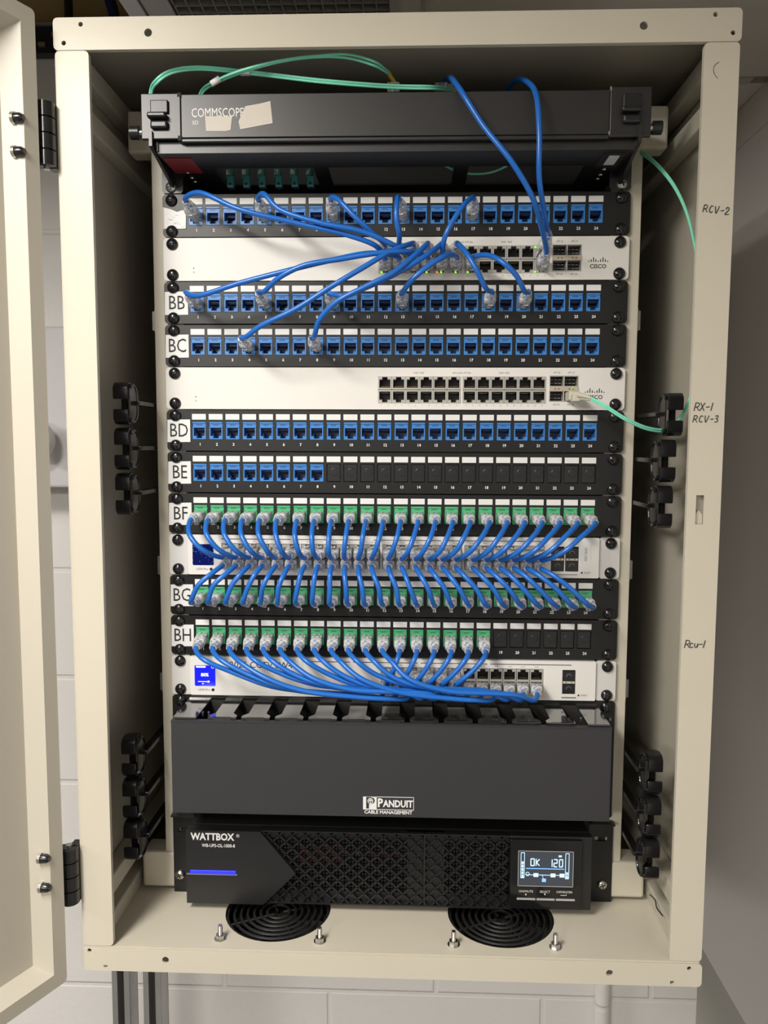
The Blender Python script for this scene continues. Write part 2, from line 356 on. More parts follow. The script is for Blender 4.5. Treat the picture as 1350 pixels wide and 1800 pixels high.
def framebar(x0, x1, z0, z1, holes, bev=0.003):
    b = MB(); b.plate(rrect(x0, x1, z0, z1, 0.004, 3), [circ(hx, hz, hr, 18) for hx, hz, hr in holes], YF, YF + 0.002, 'cream')
    b.plate(rrect(x0, x1, z0, z1, 0.004, 3), [rect(x0 + 0.002, x1 - 0.002, z0 + 0.002, z1 - 0.002)], YF + 0.002, YF + 0.005, 'cream')
    if z1 < -0.5 and x1 - x0 > 0.5: b.box(x0 + 0.002, x1 - 0.002, YF + 0.013, YF + 0.0145, z0 + 0.002, z1 - 0.002, 'cream_in')
    return b
th = [(-0.2205, 0.111, 0.0036), (0.222, 0.111, 0.0036), (-0.282, 0.119, 0.0021), (-0.298, 0.103, 0.0021), (0.284, 0.1195, 0.0021), (0.300, 0.104, 0.0021)]
cb(framebar(-HX - 0.001, HX + 0.001, 0.0968, ZT, th), 'top_beam')
bh = [(-0.223, -0.774, 0.0034), (0.218, -0.775, 0.0034), (-0.300, -0.766, 0.0021), (-0.284, -0.782, 0.0021), (0.295, -0.768, 0.0021), (0.279, -0.783, 0.0021)]
cb(framebar(-HX - 0.001, HX + 0.001, ZBm, ZFl - 0.0023, bh), 'bottom_beam')
cb(framebar(-HX, -0.2755, ZFl + 0.0005, 0.0962, []), 'front_post')
b = MB(); x0, x1, z0, z1 = 0.2755, HX, ZFl + 0.0005, 0.0962
b.plate(rrect(x0, x1, z0, z1, 0.004, 3), [rect(0.2838, 0.2912, -0.331, -0.304)], YF, YF + 0.002, 'cream')
b.plate(rrect(x0, x1, z0, z1, 0.004, 3), [rect(x0 + 0.002, x1 - 0.002, z0 + 0.002, z1 - 0.002)], YF + 0.002, YF + 0.005, 'cream')
b.box(x0 + 0.002, x1 - 0.002, YF + 0.006, YF + 0.0075, z0 + 0.002, z1 - 0.002, 'cream_in')
b.poly([(0.2838, -0.3225), (0.2875, -0.318), (0.2912, -0.3225), (0.2912, -0.331), (0.2838, -0.331)], YF + 0.003, YF + 0.005, 'cream')
post_r = cb(b, 'front_post')
# handwriting in marker on the right post
GL = {'R': [[(0, 0), (.12, 1)], [(.12, 1), (.55, .95), (.62, .7), (.5, .52), (.12, .45)], [(.3, .48), (.7, 0)]], 'C': [[(.62, .85), (.35, .98), (.1, .6), (.1, .25), (.3, .02), (.6, .15)]],
      'V': [[(0, 1), (.22, .02), (.65, 1)]], '-': [[(0, .45), (.5, .5)]], '2': [[(.05, .75), (.25, 1), (.55, .9), (.5, .6), (.0, .02), (.65, .05)]],
      '1': [[(.3, 1), (.15, 0)]], '3': [[(.05, .9), (.4, 1), (.5, .75), (.2, .55), (.5, .4), (.4, .08), (.0, .05)]], 'X': [[(0, 1), (.6, 0)], [(.6, 1), (0, 0)]],
      'c': [[(.5, .55), (.2, .6), (.05, .3), (.2, .02), (.5, .1)]], 'u': [[(.05, .6), (.1, .1), (.35, .05), (.5, .6), (.5, .1)]]}
def handwrite(s, x, z, h, adv, slope=0.0, lean=0.12):
    b = MB(); cx = x
    for i, ch in enumerate(s):
        for st in GL.get(ch, []):
            pts = [(cx + (px + lean * py) * h * 0.9, YF - 0.0002, z + slope * (cx - x) + py * h) for px, py in st]
            b.tube(smooth_path(pts, 0.001) if len(pts) > 2 else pts, 0.00042, 'ink', 5)
        cx += adv * (0.75 if ch in '-1' else 1.0)
    return b
for s, x, z, h, adv in (('RCV-2', 0.2795, -0.0492, 0.0062, 0.0052), ('RX-1', 0.2785, -0.2262, 0.0072, 0.0052), ('RCV-3', 0.2778, -0.2368, 0.0062, 0.0052), ('Rcu-1', 0.2782, -0.4480, 0.0072, 0.0044)):
    o = handwrite(s, x, z, h, adv, -0.12 if s == 'RCV-2' else 0.0).build('handwriting', cab, (0, 0, -ZBm)); o['label'] = 'handwritten marker note ' + s
b = MB(); b.tube(smooth_path([(0.2885, YF - .0002, 0.0795), (0.2845, YF - .0002, 0.076), (0.2845, YF - .0002, 0.070), (0.288, YF - .0002, 0.0655)], 0.002), 0.0003, 'print_g', 5)
cb(b, 'scuff_mark')
# side channels
for sx in (-1, 1):
    for z0, z1, xin in ((0.084, 0.104, 0.289), (0.040, 0.060, 0.289), (-0.727, -0.706, 0.287), (-0.761, -0.742, 0.285)):
        b = MB(); xa, xb = sorted((sx * xin, sx * 0.3045))
        b.box(xa, xb, YF + 0.016, YK - 0.003, z0, z1, 'cream_in', 0.002)
        cb(b, 'side_channel')
# rack rails and corner brackets
for sx in (-1, 1):
    b = MB(); xa, xb = sorted((sx * 0.2225, sx * 0.2535))
    b.box(xa, xb, 0.0022, 0.0045, -0.716, 0.078, 'cream', 0.0006)
    xa, xb = sorted((sx * 0.2515, sx * 0.2535)); b.box(xa, xb, 0.004, 0.05, -0.716, 0.078, 'cream')
    for k in range(-1, 16):
        for q in (0.00635, 0.022225, 0.0381): 
            xm = sx * 0.2322; b.box(xm - 0.004, xm + 0.004, 0.0018, 0.0023, -k * U - q - 0.004, -k * U - q + 0.004, 'hole')
    cb(b, 'rack_rail')
    for z0, z1 in ((0.044, 0.087), (-0.7565, -0.7155)):
        b = MB(); xa, xb = sorted((sx * 0.222, sx * 0.2795)); b.box(xa, xb, 0.006 if z0 > 0 else -0.001, 0.0305, z0, z1, 'cream', 0.003); cb(b, 'rail_bracket')
    # thin lances cut out of the rail flank
    for z in (-0.128, -0.392, -0.523):
        xm = sx * 0.2545; b = MB(); b.box(xm - 0.001, xm + 0.001, 0.008, 0.03, z - 0.012, z + 0.012, 'zinc'); b.box(min(xm, xm + sx * 0.004), max(xm, xm + sx * 0.004), 0.010, 0.013, z - 0.010, z + 0.010, 'zinc'); cb(b, 'rail_clip')
# small wire lying along the lower right channel
cb(MB().tube(smooth_path([(0.280, -0.020, -0.7405), (0.2815, -0.033, -0.739), (0.2795, -0.045, -0.740), (0.2815, -0.058, -0.7405)]), 0.0007, 'blackp', 6), 'loose_wire')

# door: a steel pan hinged at the left post, swung open about 117 degrees
dd = Vector((-0.454, -0.891, 0)).normalized(); dn = Vector((0.891, -0.454, 0)).normalized()   # along the door, and out of its inner side
door = bpy.data.objects.new('door', None); C.objects.link(door); door.parent = cab; door.location = (-0.3145, -0.122, -ZBm); door['label'] = 'open cream steel door'
door.matrix_local = Matrix(((dd.x, -dn.x, 0, -0.3145), (dd.y, -dn.y, 0, -0.120), (0, 0, 1, -ZBm), (0, 0, 0, 1)))
DW = 0.60; dz0, dz1 = -0.784, 0.121; L = 0.0145; FD = 0.017
def dbox(b, *a): b.box(*a); return b
# door frame of local axes: x along the door, y away from the inner side, z up; rim lip at y=0, skin at y=FD
b = MB(); b.plate(rrect(0, DW, dz0, dz1, 0.004), [rect(L, DW - L, dz0 + L, dz1 - L)], 0, 0.0016, 'door')
b.build('door_rim', door)
b = MB()
ins = L; bot = ins + 0.010
# sloped inner flange from the rim down to the skin
o_ = [(ins, dz0 + ins), (DW - ins, dz0 + ins), (DW - ins, dz1 - ins), (ins, dz1 - ins)]; i_ = [(bot, dz0 + bot), (DW - bot, dz0 + bot), (DW - bot, dz1 - bot), (bot, dz1 - bot)]
vo = [b.bm.verts.new((x, 0.0008, z)) for x, z in o_]; vi = [b.bm.verts.new((x, FD, z)) for x, z in i_]
b._set([b.bm.faces.new((vo[i], vo[(i + 1) % 4], vi[(i + 1) % 4], vi[i])) for i in range(4)], 'door')
b.build('door_flange', door)
MB().box(0, DW, FD, FD + 0.0016, dz0, dz1, 'door').box(0, 0.0016, 0.0016, FD, dz0, dz1, 'door').box(DW - 0.0016, DW, 0.0016, FD, dz0, dz1, 'door').box(0, DW, 0.0016, FD, dz0, dz0 + 0.0016, 'door').box(0, DW, 0.0016, FD, dz1 - 0.0016, dz1, 'door').build('door_skin', door)
for z in (0.0245, -0.004, -0.651, -0.680):
    b = MB(); b.cyl((L + 0.0050, 0.0085, z), (-0.35, -1, 0), 0.0055, 0.0055, 0.003, 'zinc', 14).lathe((L + 0.0042, 0.0057, z), (-0.35, -1, 0), [(0, 0.0045), (0.005, 0.0043), (0.008, 0.0025)], 'ring', 12)
    b.build('door_bolt', door)
for z0, z1 in ((-0.008, 0.049), (-0.712, -0.654)):
    b = MB(); h = (z1 - z0) / 4
    for i in range(4): b.cyl((-0.3145, -0.106, z0 + i * h + 0.0006), (0, 0, 1), 0.0085, 0.0085, h - 0.0012, 'ring', 24)
    b.box(-0.3145, -0.3068, -0.103, -0.092, z0, z1, 'ring').box(-0.324, -0.315, -0.112, -0.102, z0, z1, 'ring')
    b.cyl((-0.3145, -0.106, z0 - 0.002), (0, 0, 1), 0.003, 0.003, z1 - z0 + 0.004, 'zinc', 12)
    cb(b, 'hinge', 'black barrel hinge')

# fans under the floor, with their studs
for fx, sd, lab in ((fcx[0], (-0.1714, -0.0697), 'black round fan guard in the cabinet floor, left of the two'), (fcx[1], (0.0657, 0.1677), 'black round fan guard in the cabinet floor, right of the two')):
    f = thing('cooling_fan', lab, 'fan', (fx, -0.030, ZFl - 0.03), 'floor fans')
    b = MB()
    for r in (0.012, 0.019, 0.026, 0.033, 0.040, 0.047, 0.054): b.tube([(r * math.cos(a), r * math.sin(a), 0.026 - 0.001 * math.sin(r * 900)) for a in [2 * PI * i / 40 for i in range(41)]], 0.0016, 'fan', 6, False)
    for a in (0.4, 2.0, 3.6, 5.2): b.tube([(0.055 * math.cos(a) * t, 0.055 * math.sin(a) * t, 0.025) for t in (0.1, 0.5, 1.0)], 0.0016, 'fan', 6)
    b.build('fan_guard', f)
    b = MB(); b.cyl((0, 0, 0.010), (0, 0, 1), 0.02, 0.02, 0.010, 'fan', 24)
    for i in range(7):
        a = 2 * PI * i / 7; pts = []
        for rr, da, zz in ((0.018, 0, 0.011), (0.053, 0.25, 0.012), (0.053, 0.85, 0.019), (0.018, 0.75, 0.019)): pts.append(b.bm.verts.new((rr * math.cos(a + da), rr * math.sin(a + da), zz)))
        b._set([b.bm.faces.new(pts)], 'fan')
    b.build('fan_rotor', f)
    b = MB(); b.plate(circ(0, 0, 0.0585, 40), [circ(0, 0, 0.0562, 40)], 0.010, 0.0275, 'fan', 'xy').cyl((0, 0, 0.008), (0, 0, 1), 0.0585, 0.0585, 0.002, 'fan', 40); b.build('fan_frame', f)
    for q in sd:
        b = MB(); x = q - fx; y = -0.0535
        b.cyl((x, y, 0.03), (0, 0, 1), 0.0062, 0.0062, 0.0008, 'zinc', 20).cyl((x, y, 0.0308), (0, 0, 1), 0.0048, 0.0048, 0.004, 'zinc', 6, False).cyl((x, y, 0.0348), (0, 0, 1), 0.0021, 0.0021, 0.010, 'zinc', 12)
        for t in range(6): b.cyl((x, y, 0.0355 + t * 0.0015), (0, 0, 1), 0.0025, 0.0021, 0.0008, 'zinc', 12)
        b.build('mounting_stud', f)

# D-ring cable hooks on the rail flanks
def hook_meshes(sx):
    a = MB(); a.box(-0.004, 0.004, -0.026, 0.062, -0.0014, 0.0014, 'ring').box(-0.004, 0.004, -0.026, 0.062, -0.0014, 0.0028, 'ring', 0.0005)
    b = MB(); W = 0.0075
    path = [(-0.0385, 0.0045, W), (-0.039, 0.008, W), (-0.039, 0.017, W), (-0.036, 0.0203, W), (-0.028, 0.021, W), (-0.020, 0.0195, W * .8), (-0.016, 0.014, W * .42), (-0.0155, 0.0, W * .42),
            (-0.016, -0.014, W * .42), (-0.020, -0.0195, W * .8), (-0.028, -0.021, W), (-0.036, -0.0203, W), (-0.039, -0.017, W), (-0.039, -0.010, W), (-0.0385, -0.0065, W)]
    T = 0.0018; rows = []
    for i, (y, z, wd) in enumerate(path):
        y0, z0, _ = path[max(0, i - 1)]; y1, z1, _ = path[min(len(path) - 1, i + 1)]
        t = Vector((y1 - y0, z1 - z0)).normalized(); n = Vector((-t.y, t.x)) * T
        cx = sx * (0.011 + (0.0045 if wd < W * .5 else 0)); y *= 1.0; z *= 0.93
        rows.append([b.bm.verts.new((cx - wd, y + n.x, z + n.y)), b.bm.verts.new((cx + wd, y + n.x, z + n.y)), b.bm.verts.new((cx + wd, y - n.x, z - n.y)), b.bm.verts.new((cx - wd, y - n.x, z - n.y))])
    fs = []
    for r0, r1 in zip(rows, rows[1:]):
        for i in range(4): fs.append(b.bm.faces.new((r0[i], r0[(i + 1) % 4], r1[(i + 1) % 4], r1[i])))
    fs += [b.bm.faces.new(rows[0]), b.bm.faces.new(rows[-1][::-1])]
    b._set(fs, 'ring', True)
    bmesh.ops.bevel(b.bm, geom=[e for e in b.bm.edges], offset=0.0006, segments=1, affect='EDGES')
    # rack-side cheek of the ring
    xk = sx * 0.0022
    b.tube(smooth_path([(xk, -0.0375, 0.0153), (xk, -0.034, 0.0178), (xk, -0.026, 0.0178), (xk, -0.0195, 0.012), (xk, -0.018, 0.0), (xk, -0.0195, -0.012), (xk, -0.026, -0.0178), (xk, -0.034, -0.0178), (xk, -0.0375, -0.0153)]), 0.0018, 'ring', 8)
    out = [(-0.0375, 0.0150), (-0.034, 0.0178), (-0.026, 0.0178), (-0.0195, 0.012), (-0.0182, 0.0), (-0.0195, -0.012), (-0.026, -0.0178), (-0.034, -0.0178), (-0.0375, -0.0150)]
    va = [[b.bm.verts.new((xk + q, yy, zz)) for yy, zz in out] for q in (-0.0006, 0.0006)]
    b._set([b.bm.faces.new(va[0]), b.bm.faces.new(va[1][::-1])] + [b.bm.faces.new((va[0][i], va[0][(i + 1) % 9], va[1][(i + 1) % 9], va[1][i])) for i in range(9)], 'ring')
    return a.mesh('hook_arm'), b.mesh('hook_ring')
hm = {s: hook_meshes(s) for s in (-1, 1)}
for sx, z0, side, dxs in ((-1, -0.2185, 'upper left', (0, 0, 0)), (1, -0.228, 'upper right', (0.006, 0.0005, -0.001)), (-1, -0.5835, 'lower left', (-0.001, -0.001, -0.001)), (1, -0.592, 'lower right', (-0.001, -0.001, -0.001))):
    for i, pos in enumerate(('topmost', 'middle', 'bottom')):
        t = thing('cable_hook', 'black plastic D-ring cable hook, %s of the three at %s of the rack' % (pos, side), 'cable hook', (sx * 0.259 + dxs[i], -0.018, z0 - 0.0455 * i), 'D-ring cable hooks')
        link(hm[sx][0], 'hook_arm', t); link(hm[sx][1], 'hook_ring', t)

# ------------------------------------------------------------------ shared small parts
b = MB(); b.lathe((0, 0, 0), (0, -1, 0), [(0, 0.0061), (0.0012, 0.0061), (0.0026, 0.0052), (0.0036, 0.0036), (0.0040, 0.0018), (0.0041, 0.0004)], 'screw', 24)
for a in (0.4, 0.4 + PI / 2): b.seg2((-0.0026 * math.cos(a), -0.0026 * math.sin(a)), (0.0026 * math.cos(a), 0.0026 * math.sin(a)), 0.0009, -0.0043, -0.0030, 'hole')
SCREW = b.mesh('mounting_screw')
b = MB(); b.lathe((0, 0, 0), (0, -1, 0), [(0, 0.0056), (0.001, 0.0056), (0.0024, 0.0048), (0.0034, 0.0032), (0.0038, 0.0006)], 'zinc', 24)
for a in (0.3, 0.3 + PI / 2): b.seg2((-0.003 * math.cos(a), -0.003 * math.sin(a)), (0.003 * math.cos(a), 0.003 * math.sin(a)), 0.001, -0.0040, -0.0028, 'hole')
ZSCREW = b.mesh('silver_screw')
def screws(t, y=-0.002, me=None, zs=(-0.0066, -0.0380), xs=(-0.2318, 0.2318), nm='mounting_screw'):
    for x in xs:
        for z in zs:
            o = link(me or SCREW, nm, t, (x, y, z)); o.rotation_euler = (0, random.uniform(-1.5, 1.5), 0)

def jack_mesh(body, inner):
    b = MB(); w, h = 0.0071, 0.0092; y0, y1 = -0.0022, 0.013
    b.box(-w, w, -0.0012, y1, 0.0036, h, body); b.box(-w, w, y0, -0.0012, h - 0.0016, h, body); b.box(-w, w, y0, -0.001, 0.0030, 0.0042, body)
    b.box(-w, -0.0059, y0, y1, -h, 0.0036, body); b.box(0.0059, w, y0, y1, -h, 0.0036, body)
    b.box(-0.0059, -0.0030, y0, y1, -h, -0.0056, body); b.box(0.0030, 0.0059, y0, y1, -h, -0.0056, body); b.box(-0.0030, 0.0030, y0, y1, -h, -0.0080, body)
    b.box(-w, w, 0.0125, 0.0145, -h, h, inner)
    b.box(-0.0059, -0.0034, 0.003, 0.012, -0.0056, -0.0030, inner); b.box(0.0034, 0.0059, 0.003, 0.012, -0.0056, -0.0030, inner)
    b.box(-0.0057, 0.0057, 0.004, 0.012, 0.0008, 0.0036, inner)
    for i in range(8): x = -0.0037 + i * 0.00105; b.box(x, x + 0.0004, 0.0045, 0.012, -0.0004, 0.0006, inner)
    for i in range(5): x = -0.0030 + i * 0.0012; b.box(x, x + 0.0007, -0.0014, -0.0012, 0.0056, 0.0066, inner)
    return b.mesh('jack')
JB = jack_mesh('blue', 'navy'); JG = jack_mesh('green', 'dgreen')
b = MB(); b.box(-0.0071, 0.0071, -0.0005, 0.004, -0.0092, 0.0092, 'blackp', 0.0006); b.lathe((0.001, -0.0005, 0.001), (0, -1, 0), [(0, 0.0043), (0.0002, 0.0043), (0.0004, 0.0039)], 'blackp', 24)
BLANK = b.mesh('blank_insert')
LABW = MB().box(-0.0074, 0.0074, -0.0004, 0.0, -0.0030, 0.0030, 'label').mesh('label_window')
JX = [-0.2066 + 0.01795 * i for i in range(24)]; JZ = -0.02235; LZ = -0.0078
PANELDATA = {}
def patch_panel(k, name, njack, color, label):
    t = thing('patch_bay', label, 'patch panel', (0, 0, -k * U), 'patch panels in the rack')
    b = MB(); X = 0.2413
    b.plate(rrect(-X, X, -0.0437, -0.0006, 0.004), [rect(x - 0.0074, x + 0.0074, JZ - 0.0096, JZ + 0.0096) for x in JX], -0.002, 0, 'blackpan')
    b.box(-0.2215, 0.2215, -0.0021, 0.015, -0.0022, -0.0008, 'blackpan'); b.box(-0.2215, 0.2215, -0.0021, 0.015, -0.0437, -0.0424, 'blackpan')
    b.build('panel_face', t)
    screws(t)
    for i, x in enumerate(JX):
        link(LABW, 'label_window', t, (x, -0.002, LZ))
        if i < njack: link(JB if color == 'blue' else JG, 'jack', t, (x, 0, JZ))
        else: link(BLANK, 'blank_insert', t, (x, -0.0008, JZ))
    b = MB()
    for i, x in enumerate(JX): b.text(str(i + 1), x + 0.0008, -0.0371, 0.0041, 'print_w', -0.002, bold=0.03)
    b.build('port_number', t)
    if name:
        st = MB(); st.poly([(-0.2409, -0.0348), (-0.2162, -0.0345), (-0.2162, -0.0106), (-0.2405, -0.0110)], -0.0026, -0.002, 'label')
        s_ = st.build('name_sticker', t); s_['label'] = 'white sticker reading ' + name
        MB().text(name, -0.2283, -0.0228, 0.0205, 'print_b', -0.0026, sx=0.78).build('sticker_text', s_)
    else:
        st = MB(); st.poly([(-0.2425, -0.036), (-0.2395, -0.036), (-0.2395, -0.0135), (-0.2425, -0.0135)], -0.0024, -0.002, 'tape')
        pts = [(-0.2395, -0.0355), (-0.217, -0.0355), (-0.2165, -0.022), (-0.219, -0.0165), (-0.226, -0.0185), (-0.233, -0.0155), (-0.2395, -0.014)]
        st.poly(pts, -0.003, -0.002, 'label')
        for i in range(14):
            x = random.uniform(-0.237, -0.222); z = random.uniform(-0.034, -0.021); st.seg2((x, z), (x + random.uniform(.001, .004), z + random.uniform(-.0006, .0006)), 0.0004, -0.0035, -0.003, 'label')
        s_ = st.build('name_sticker', t); s_['label'] = 'crumpled torn white sticker'
    return t
patch_panel(0, None, 24, 'blue', 'topmost black patch panel with a crumpled torn white sticker and blue jacks')
patch_panel(2, 'BB', 24, 'blue', 'black patch panel with blue jacks and a sticker reading BB')
patch_panel(3, 'BC', 24, 'blue', 'black patch panel with blue jacks and a sticker reading BC')
patch_panel(5, 'BD', 24, 'blue', 'black patch panel with 24 unplugged blue jacks and a sticker reading BD')
patch_panel(6, 'BE', 8, 'blue', 'black patch panel with eight blue jacks, the rest blank, sticker reading BE')
patch_panel(7, 'BF', 24, 'green', 'black patch panel with green jacks and a sticker reading BF')
patch_panel(9, 'BG', 24, 'green', 'black patch panel with green jacks and a sticker reading BG')
patch_panel(10, 'BH', 18, 'green', 'black patch panel with 18 green jacks, six blanks, sticker reading BH')

# switch ports
def port_mesh(up, w=0.0071, h=0.0068, shield='shield'):
    s = 1 if up else -1; b = MB(); d = 0.012; y0 = -0.0006
    def bx(x0, x1, ya, yb, za, zb, m): b.box(x0, x1, ya, yb, min(za * s, zb * s), max(za * s, zb * s), m)
    bx(-w, -0.0058, y0, d, -h, h, shield); bx(0.0058, w, y0, d, -h, h, shield); bx(-0.0058, 0.0058, y0, d, -h, -0.0052, shield)
    bx(-0.0058, -0.0028, y0, d, 0.0036, h, shield); bx(0.0028, 0.0058, y0, d, 0.0036, h, shield); bx(-0.0028, 0.0028, y0, d, 0.0060, h, shield)
    bx(-0.0058, -0.0032, y0 + 0.0008, 0.004, 0.0024, 0.0036, 'socket'); bx(0.0032, 0.0058, y0 + 0.0008, 0.004, 0.0024, 0.0036, 'socket')
    bx(-w, w, d - 0.001, d, -h, h, 'socket'); bx(-0.0057, 0.0057, 0.001, d, -0.0052, -0.004, 'socket')
    bx(-0.0058, -0.0056, 0.0008, d, -0.005, 0.0036, 'socket'); bx(0.0056, 0.0058, 0.0008, d, -0.005, 0.0036, 'socket')
    for i in range(8): x = -0.0037 + i * 0.00105; bx(x, x + 0.0004, 0.003, d, -0.004, -0.0034, 'gold')
    return b.mesh('ethernet_port')
PU, PD = port_mesh(True), port_mesh(False)
PWU, PWD = port_mesh(True, 0.0069, 0.0063), port_mesh(False, 0.0069, 0.0063)
def sfp_mesh(w=0.0074, h=0.0056, pitch=0.0):
    b = MB(); b.box(-w, w, -0.0004, 0.012, -h, -h + 0.0007, 'shield'); b.box(-w, w, -0.0004, 0.012, h - 0.0007, h, 'shield'); b.box(-w, -w + 0.0006, -0.0004, 0.012, -h, h, 'shield'); b.box(w - 0.0006, w, -0.0004, 0.012, -h, h, 'shield')
    b.box(-w, w, 0.010, 0.012, -h, h, 'socket')
    for q in (-0.0022, 0.0016):
        for i in range(3): x = -0.0055 + i * 0.004; b.box(x, x + 0.0028, 0.006, 0.010, q, q + 0.0009, 'print_g')
    return b.mesh('sfp_port')
SFP = sfp_mesh()

def cisco(k, label, leds):
    t = thing('network_switch', label, 'network switch', (0, 0, -k * U), 'white switches in the rack')
    b = MB(); X = 0.2413
    holes = [rect(-0.0160, 0.0708, -0.0372, -0.0094), rect(0.0728, 0.1596, -0.0372, -0.0094), rect(0.1632, 0.1930, -0.0355, -0.0085)]
    b.plate(rrect(-X, X, -0.0440, -0.0003, 0.004), holes, -0.002, 0, 'white')
    b.build('front_panel', t)
    MB().box(-0.218, 0.218, 0.0005, 0.30, -0.0430, -0.0012, 'ear').build('chassis', t) if False else None
    screws(t)
    g0 = (-0.0160, 0.0728); 
    for gi in range(2):
        for c in range(6):
            x = g0[gi] + 0.00723 + c * 0.01447
            link(PU, 'ethernet_port', t, (x, -0.002, -0.0162)); link(PD, 'ethernet_port', t, (x, -0.002, -0.0304))
    for x in (0.1707, 0.1855):
        for z in (-0.0143, -0.0297): link(SFP, 'sfp_port', t, (x, -0.002, z))
    b = MB(); b.box(0.1632, 0.1930, -0.0030, 0.001, -0.0246, -0.0195, 'sfpbar')
    for x in (0.1690, 0.1727, 0.1838, 0.1875): b.poly([(x - .0007, -0.0228), (x + .0007, -0.0228), (x, -0.0212)], -0.0033, -0.0030, 'print_b')
    b.build('sfp_divider', t)
    b = MB()
    for i in range(24): b.text('%dx' % (i + 1) if False else str(i + 1) + '\u00b7', (-0.0160 if i < 12 else 0.0728) + 0.0036 + (i % 12) * 0.00723, -0.0396, 0.0017, 'print_g', -0.002)
    b.text('PoE+ GbE', 0.027, -0.0058, 0.0026, 'print_g', -0.002).text('54V at 0.6A, 57V Max', 0.0718, -0.0058, 0.0022, 'print_g', -0.002).text('PoE+ GbE', 0.116, -0.0058, 0.0026, 'print_g', -0.002)
    for x, a, c in ((0.1707, 'SFP 25', 'SFP 26'), (0.1855, 'SFP 27', 'SFP 28')): b.text(a, x, -0.0055, 0.0026, 'print_g', -0.002).text(c, x, -0.0385, 0.0026, 'print_g', -0.002)
    b.lathe((-0.2096, -0.002, -0.0312), (0, -1, 0), [(0, .0006), (.0002, .0006)], 'print_b', 10).text('o', -0.2096, -0.0350, 0.0034, 'print_g', -0.002)
    b.build('port_print', t)
    b = MB()
    for i, hh in enumerate((0.0012, 0.0026, 0.0046, 0.0026, 0.0012, 0.0026, 0.0046, 0.0026, 0.0012)):
        x = 0.2005 + i * 0.0024; b.box(x - .00045, x + .00045, -0.0022, -0.002, -0.0262, -0.0262 + hh, 'print_b')
    b.text('CISCO', 0.2101, -0.0308, 0.0058, 'print_b', -0.002, bold=0.02).build('logo', t)
    for x, z, m in leds:
        o = MB().box(-.0009, .0009, -0.0004, 0, -.0009, .0009, m).build('status_light', t, (x, -0.0026, z)); o['label'] = 'lit %s status light' % ('green' if m == 'ledg' else 'amber')
    return t
L1 = []
for x, m in ((-0.0125, 'ledg'), (0.0035, 'ledo'), (0.0075, 'ledg'), (0.034, 'ledg'), (0.045, 'ledo'), (0.049, 'ledg'), (0.064, 'ledg'), (0.0765, 'ledg'), (0.1455, 'ledg')): L1.append((x, -0.0362, m))
L1 += [(0.0275, -0.0112, 'ledo'), (0.0625, -0.0112, 'ledg'), (0.1455, -0.0112, 'ledg')]
cisco(1, 'upper plain white 24-port switch with lit ports and many blue cables plugged in', L1)
cisco(4, 'lower plain white 24-port switch with empty ports and one aqua cable', [(0.1872, -0.0215, 'ledg')])

